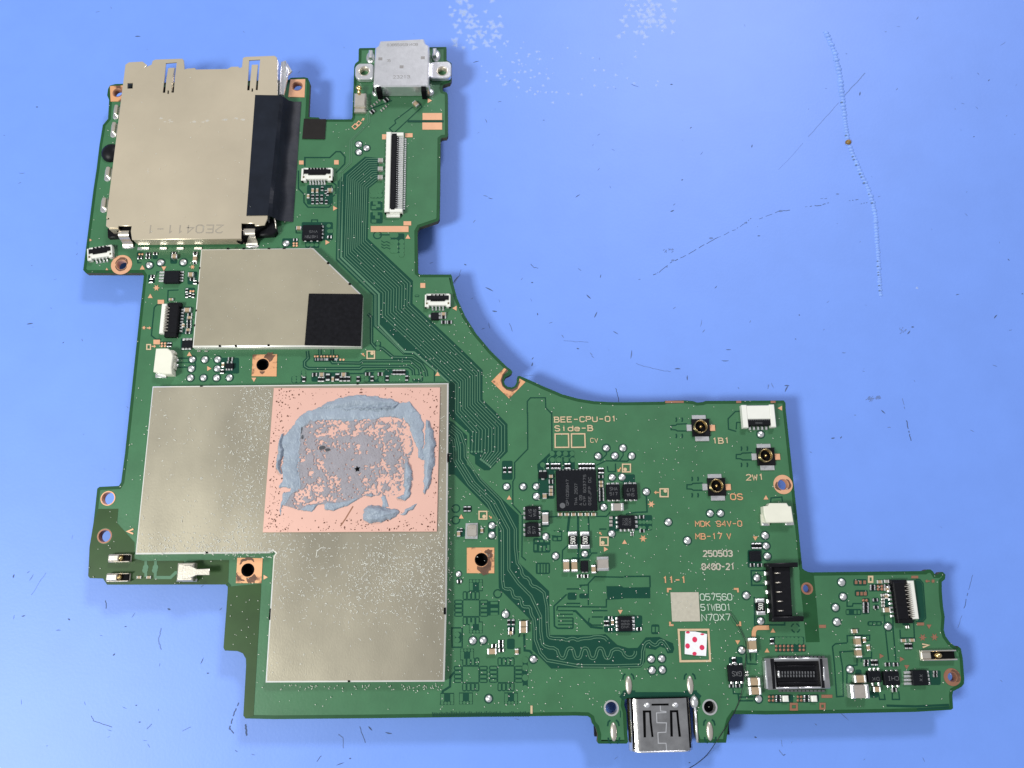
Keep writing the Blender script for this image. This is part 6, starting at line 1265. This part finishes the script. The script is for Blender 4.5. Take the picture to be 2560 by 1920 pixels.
# coax sockets
for x, y, lab in ((850, 470, "coaxial antenna socket marked 1B1"), (1570, 790, "coaxial antenna socket marked 2W1"), (1025, 1125, "coaxial antenna socket marked 0S")):
    f_, u_ = loc(l, x, y + 10, 0, .03); M = MB(); cbox(M, f_, u_, 0, -98, -95, 98, 100, ZD, .045, 0, .012); cx = part("coax_socket", M, "black_plastic", board, lab)
    for q_, mt in (((-88, -140, 66, -90), "solder"), ((-70, 95, 85, 152), "solder"), ((-155, -35, -98, 38), "solder"), ((98, -28, 160, 40), "copper_pad")): M = MB(); cbox(M, f_, u_, 0, *q_, ZD + .0004, .026, 0, .006); part("mounting_pad", M, mt, cx)
    ce_ = P(*l(x, y), .10); rr_ = 72 * u_; M = MB()
    M.lathe(ce_.x, ce_.y, [(rr_ * 1.02, .04), (rr_ * 1.02, .075), (rr_ * .97, .08), (rr_ * 1.0, .115), (rr_ * .97, .122), (rr_ * .88, .118), (rr_ * .86, .05), (.001, .048)], 28); part("shell_ring", M, "brass_dark", cx)
    M = MB(); M.lathe(ce_.x, ce_.y, [(rr_ * .84, .0505), (.002, .0505)], 20); part("socket_floor", M, "hole_black", cx)
    M = MB(); M.lathe(ce_.x, ce_.y, [(rr_ * .24, .05), (rr_ * .24, .085), (rr_ * .14, .105), (.001, .108)], 12); part("centre_pin", M, "gold", cx)
# spring contacts
def spring(fr, x, y, w_, h_, rot, lab, lft=0.0):
    f_, u_ = loc(fr, x, y, rot, .06); M = MB(); hw, hh = w_ / 2, h_ / 2
    cbox(M, f_, u_, rot, -hw, -hh, hw, hh, ZD, .03, 0, .006); cbox(M, f_, u_, rot, -hw, hh * .72, hw, hh, .03, .09, 0, .006); cbox(M, f_, u_, rot, -hw, -hh, hw, -hh * .78, .03, .09, 0, .006); cbox(M, f_, u_, rot, -hw, -hh * .8, lft * hw, hh * .75, .03, .115 if lft == 0 else .06, 0, .012)
    ob = part("spring_contact", M, "nickel", board, lab)
    M = MB(); cbox(M, f_, u_, rot, lft * hw, -hh * .76, hw * .92, hh * .7, .03, .06); part("spring_bay", M, "hole_black", ob)
    M = MB(); cx_, cy_ = f_(hw * (.16 + lft * .5), 0); M.dome(cx_, cy_, .06, hw * .24 * u_, hh * .62 * u_, .06, 10, 4); part("gold_tip", M, "gold", ob)
spring(h, 442, 1175, 228, 88, 0, "nickel spring contact nearest the large shield's corner"); spring(h, 425, 1388, 236, 92, 0, "nickel spring contact at the lower left border"); spring(o, 1755, 1142, 380, 105, 0, "gold-tipped spring contact at the right border", -.42)
zt = .17; M = MB(); M.prism(W(h, [(1145, 1255), (1215, 1252), (1290, 1295), (1430, 1292), (1432, 1362), (1290, 1362), (1200, 1400), (1130, 1400), (1125, 1330)], zt), zt - .02, zt, bev=.006); sp = part("grounding_clip", M, "nickel", board, "nickel grounding clip with a long tongue on the dark strip")
M = MB(); ce_ = P(*h(1190, 1330), .05); M.box(ce_.x, ce_.y, ZD, .15, .24, .26, ch=.02); part("clip_base", M, "nickel", sp)
for x, y, w_, h_ in ((1215, 1240, 120, 26), (1215, 1418, 160, 30), (1110, 1335, 30, 80)): ce_ = P(*h(x, y), .02); u_ = US(h, x, y); M = MB(); M.box(ce_.x, ce_.y, ZD, .03, w_ * u_, h_ * u_, ch=.008); part("solder_fillet", M, "solder", sp)
M = MB(); M.box(*P(*b(883, 745), .12), ZD, .12, .20, .26, ch=.02); M.box(*P(*b(883, 840), .07), ZD, .07, .20, .14, ch=.02); pt = part("spring_pin", M, "nickel", board, "small nickel spring pin below the upper socket's left ear")
M = MB(); A2, B2 = P(*b(880, 700), .10), P(*b(868, 615), .14); M.tube([(A2.x, A2.y, .10), (*A2.lerp(B2, .6), .13), (B2.x, B2.y, .14)], [.034, .028, .03]); M.dome(B2.x, B2.y, .12, .055, .05, .05); part("gold_tip", M, "gold", pt)

# ------------------------------------------------------------------ polka-dot sticker
zt = ZX + .010
st = W(n, [(678, 1232), (790, 1234), (918, 1262), (914, 1400), (908, 1504), (800, 1498), (672, 1482), (674, 1350)], zt); M = MB(); M.prism(st, ZX, zt)
stk = part("paper_sticker", M, "paper", board, "torn white paper sticker with red dots")
for x, y, rx, ry in ((782, 1322, 28, 30), (703, 1393, 26, 28), (862, 1410, 28, 28), (706, 1244, 22, 12), (866, 1264, 22, 10), (780, 1478, 24, 20)):
    ce_ = P(*n(x, y), zt); u_ = US(n, x, y); M = MB(); M.sheet(circ(ce_.x, ce_.y, rx * u_, ry * u_, 16), zt + .001); part("red_dot", M, "red_ink", stk)

# ------------------------------------------------------------------ underside: what the board stands on
M = MB(); pp = [P(x, y) for x, y in ((420, 1020), (1060, 1010), (1060, 1620), (720, 1620), (720, 1340), (400, 1330))]; M.prism(pp, MATZ + .001, -.102); part("underside_shield", M, "steel_dark", board)
M = MB(); pp = [P(x, y) for x, y in ((1420, 1180), (1850, 1180), (1880, 1560), (1420, 1560))]; M.prism(pp, MATZ + .001, -.102); part("underside_block", M, "black_plastic", board)
M = MB(); pp = [P(x, y) for x, y in ((360, 300), (620, 300), (620, 540), (350, 540))]; M.prism(pp, MATZ + .001, -.102); part("underside_block", M, "black_plastic", board)

# ------------------------------------------------------------------ hair, dust, lint
M = MB(); hp_ = [(n(1165, 1020), .03), (n(1215, 1095), .04), (n(1275, 1190), .03), (n(1330, 1310), .03), (n(1350, 1420), .12), (q(1860, 640), .12), (q(1815, 880), .04), (q(1750, 1040), .02), (q(1640, 1230), .03), (q(1540, 1385), -.02), (q(1450, 1510), -.25), (q(1350, 1600), MATZ + .01), (q(1255, 1660), MATZ + .01), (q(1190, 1700), MATZ + .01)]
hw_ = [Vector((*P(*p_, z_), z_)) for p_, z_ in hp_]; fine = []
for s_ in range(len(hw_) - 1):
    p0, p1, p2, p3 = hw_[max(0, s_ - 1)], hw_[s_], hw_[s_ + 1], hw_[min(len(hw_) - 1, s_ + 2)]
    for t in (0, .2, .4, .6, .8): fine.append(.5 * ((2 * p1) + (p2 - p0) * t + (2 * p0 - 5 * p1 + 4 * p2 - p3) * t * t + (3 * p1 - p0 - 3 * p2 + p3) * t ** 3))
fine.append(hw_[-1]); M.tube(fine, .0055, 5)
hr = part("hair", M, "hair", None); hr["label"] = "single dark hair curving off the board's lower edge onto the mat"; hr["category"] = "hair"
M = MB()
def fibre(px, py, z, ln, wd):
    w_ = P(px, py, z); an = random.uniform(0, 6.28); bd = random.uniform(-1.6, 1.6); pts = []
    x_, y_ = w_.x, w_.y
    for s_ in range(4): pts.append((x_, y_)); x_ += ln / 3 * math.cos(an); y_ += ln / 3 * math.sin(an); an += bd * .6
    z0 = z + random.uniform(.002, .005)
    lo = []; hi = []
    for s_ in range(4):
        ax = pts[min(3, s_ + 1)][0] - pts[max(0, s_ - 1)][0]; ay = pts[min(3, s_ + 1)][1] - pts[max(0, s_ - 1)][1]; nn = math.hypot(ax, ay) + 1e-9
        lo.append((pts[s_][0] + ay / nn * wd / 2, pts[s_][1] - ax / nn * wd / 2, z0)); hi.append((pts[s_][0] - ay / nn * wd / 2, pts[s_][1] + ax / nn * wd / 2, z0 + wd * .5))
    M.add(lo + hi, [(s_, s_ + 1, 5 + s_, 4 + s_) for s_ in range(3)])
def inpoly(x, y, poly):
    ins = False
    for q_ in range(len(poly)):
        (x0, y0), (x1, y1) = poly[q_ - 1], poly[q_]
        if (y0 > y) != (y1 > y) and x < (x1 - x0) * (y - y0) / (y1 - y0) + x0: ins = not ins
    return ins
lsp = [(385, 972), (1112, 964), (1108, 1697), (672, 1697), (690, 1395), (345, 1380)]; plp = [(680, 965), (1103, 965), (1096, 1334), (652, 1336)]
def dens(x, y):
    dd = .05
    if y < 1380 and 500 < x < 690: dd += .9 * math.exp(-((x - (655 - (y - 960) * .12)) / 55) ** 2)
    if y > 1330: dd += 1.0 * math.exp(-((y - 1430) / 95) ** 2) * (.35 + .65 * (math.sin(x * .011 + y * .006) > -.45))
    if x > 1095: dd += .35
    if y > 1560: dd *= .35
    return dd
cnt = 0
while cnt < 3300:
    x, y = random.uniform(340, 1118), random.uniform(962, 1700)
    if not inpoly(x, y, lsp) or inpoly(x, y, plp) or random.random() > dens(x, y): continue
    fibre(x, y, ZS, random.choice((.007, .009, .012, .018, .025, .04)) * random.uniform(.6, 1.2), random.uniform(.006, .010)); cnt += 1
for _ in range(90):
    x, y = random.uniform(505, 890), random.uniform(630, 855)
    if inpoly(x, y, [(505, 630), (780, 626), (895, 745), (895, 856), (490, 856)]): None if x > 755 and y > 728 else fibre(x, y, ZM, random.uniform(.006, .018), .005)
for _ in range(60): fibre(random.uniform(300, 640), random.uniform(190, 580), ZK, random.uniform(.006, .022), .007)
OP = [(v[0], v[1]) for v in outline_px]; cnt = 0
while cnt < 1500:
    x, y = random.uniform(220, 2380), random.uniform(230, 1780)
    if not inpoly(x, y, OP) or inpoly(x, y, [(380, 960), (1122, 955), (1112, 1707), (662, 1707), (684, 1386), (336, 1386)]): continue
    wgt = .25 + (.55 if 900 < x < 1250 and 760 < y < 1300 else 0) + .9 * math.exp(-((x - 1690) / 70) ** 2 - ((y - 1150) / 35) ** 2) + (.25 if 1100 < x < 1900 and y > 1300 else 0)
    if random.random() < wgt: fibre(x, y, ZX, random.uniform(.006, .022), random.uniform(.006, .009)); cnt += 1
for _ in range(60): fibre(random.uniform(660, 1112), 1712 + abs(random.gauss(0, 9)), ZX, random.uniform(.01, .03), .008)
for _ in range(50): x_ = random.uniform(1120, 1128); fibre(x_, random.uniform(965, 1690), ZX, random.uniform(.01, .03), .008)
fibre(1112, 1040, ZS, .26, .006); fibre(1010, 1195, ZCU, .02, .01); fibre(815, 1370, ZS, .22, .010)
ds = part("dust_lint", M, "dust", None); ds["kind"] = "stuff"; ds["label"] = "white dust and lint fibres strewn over the board and shields"; ds["category"] = "dust"
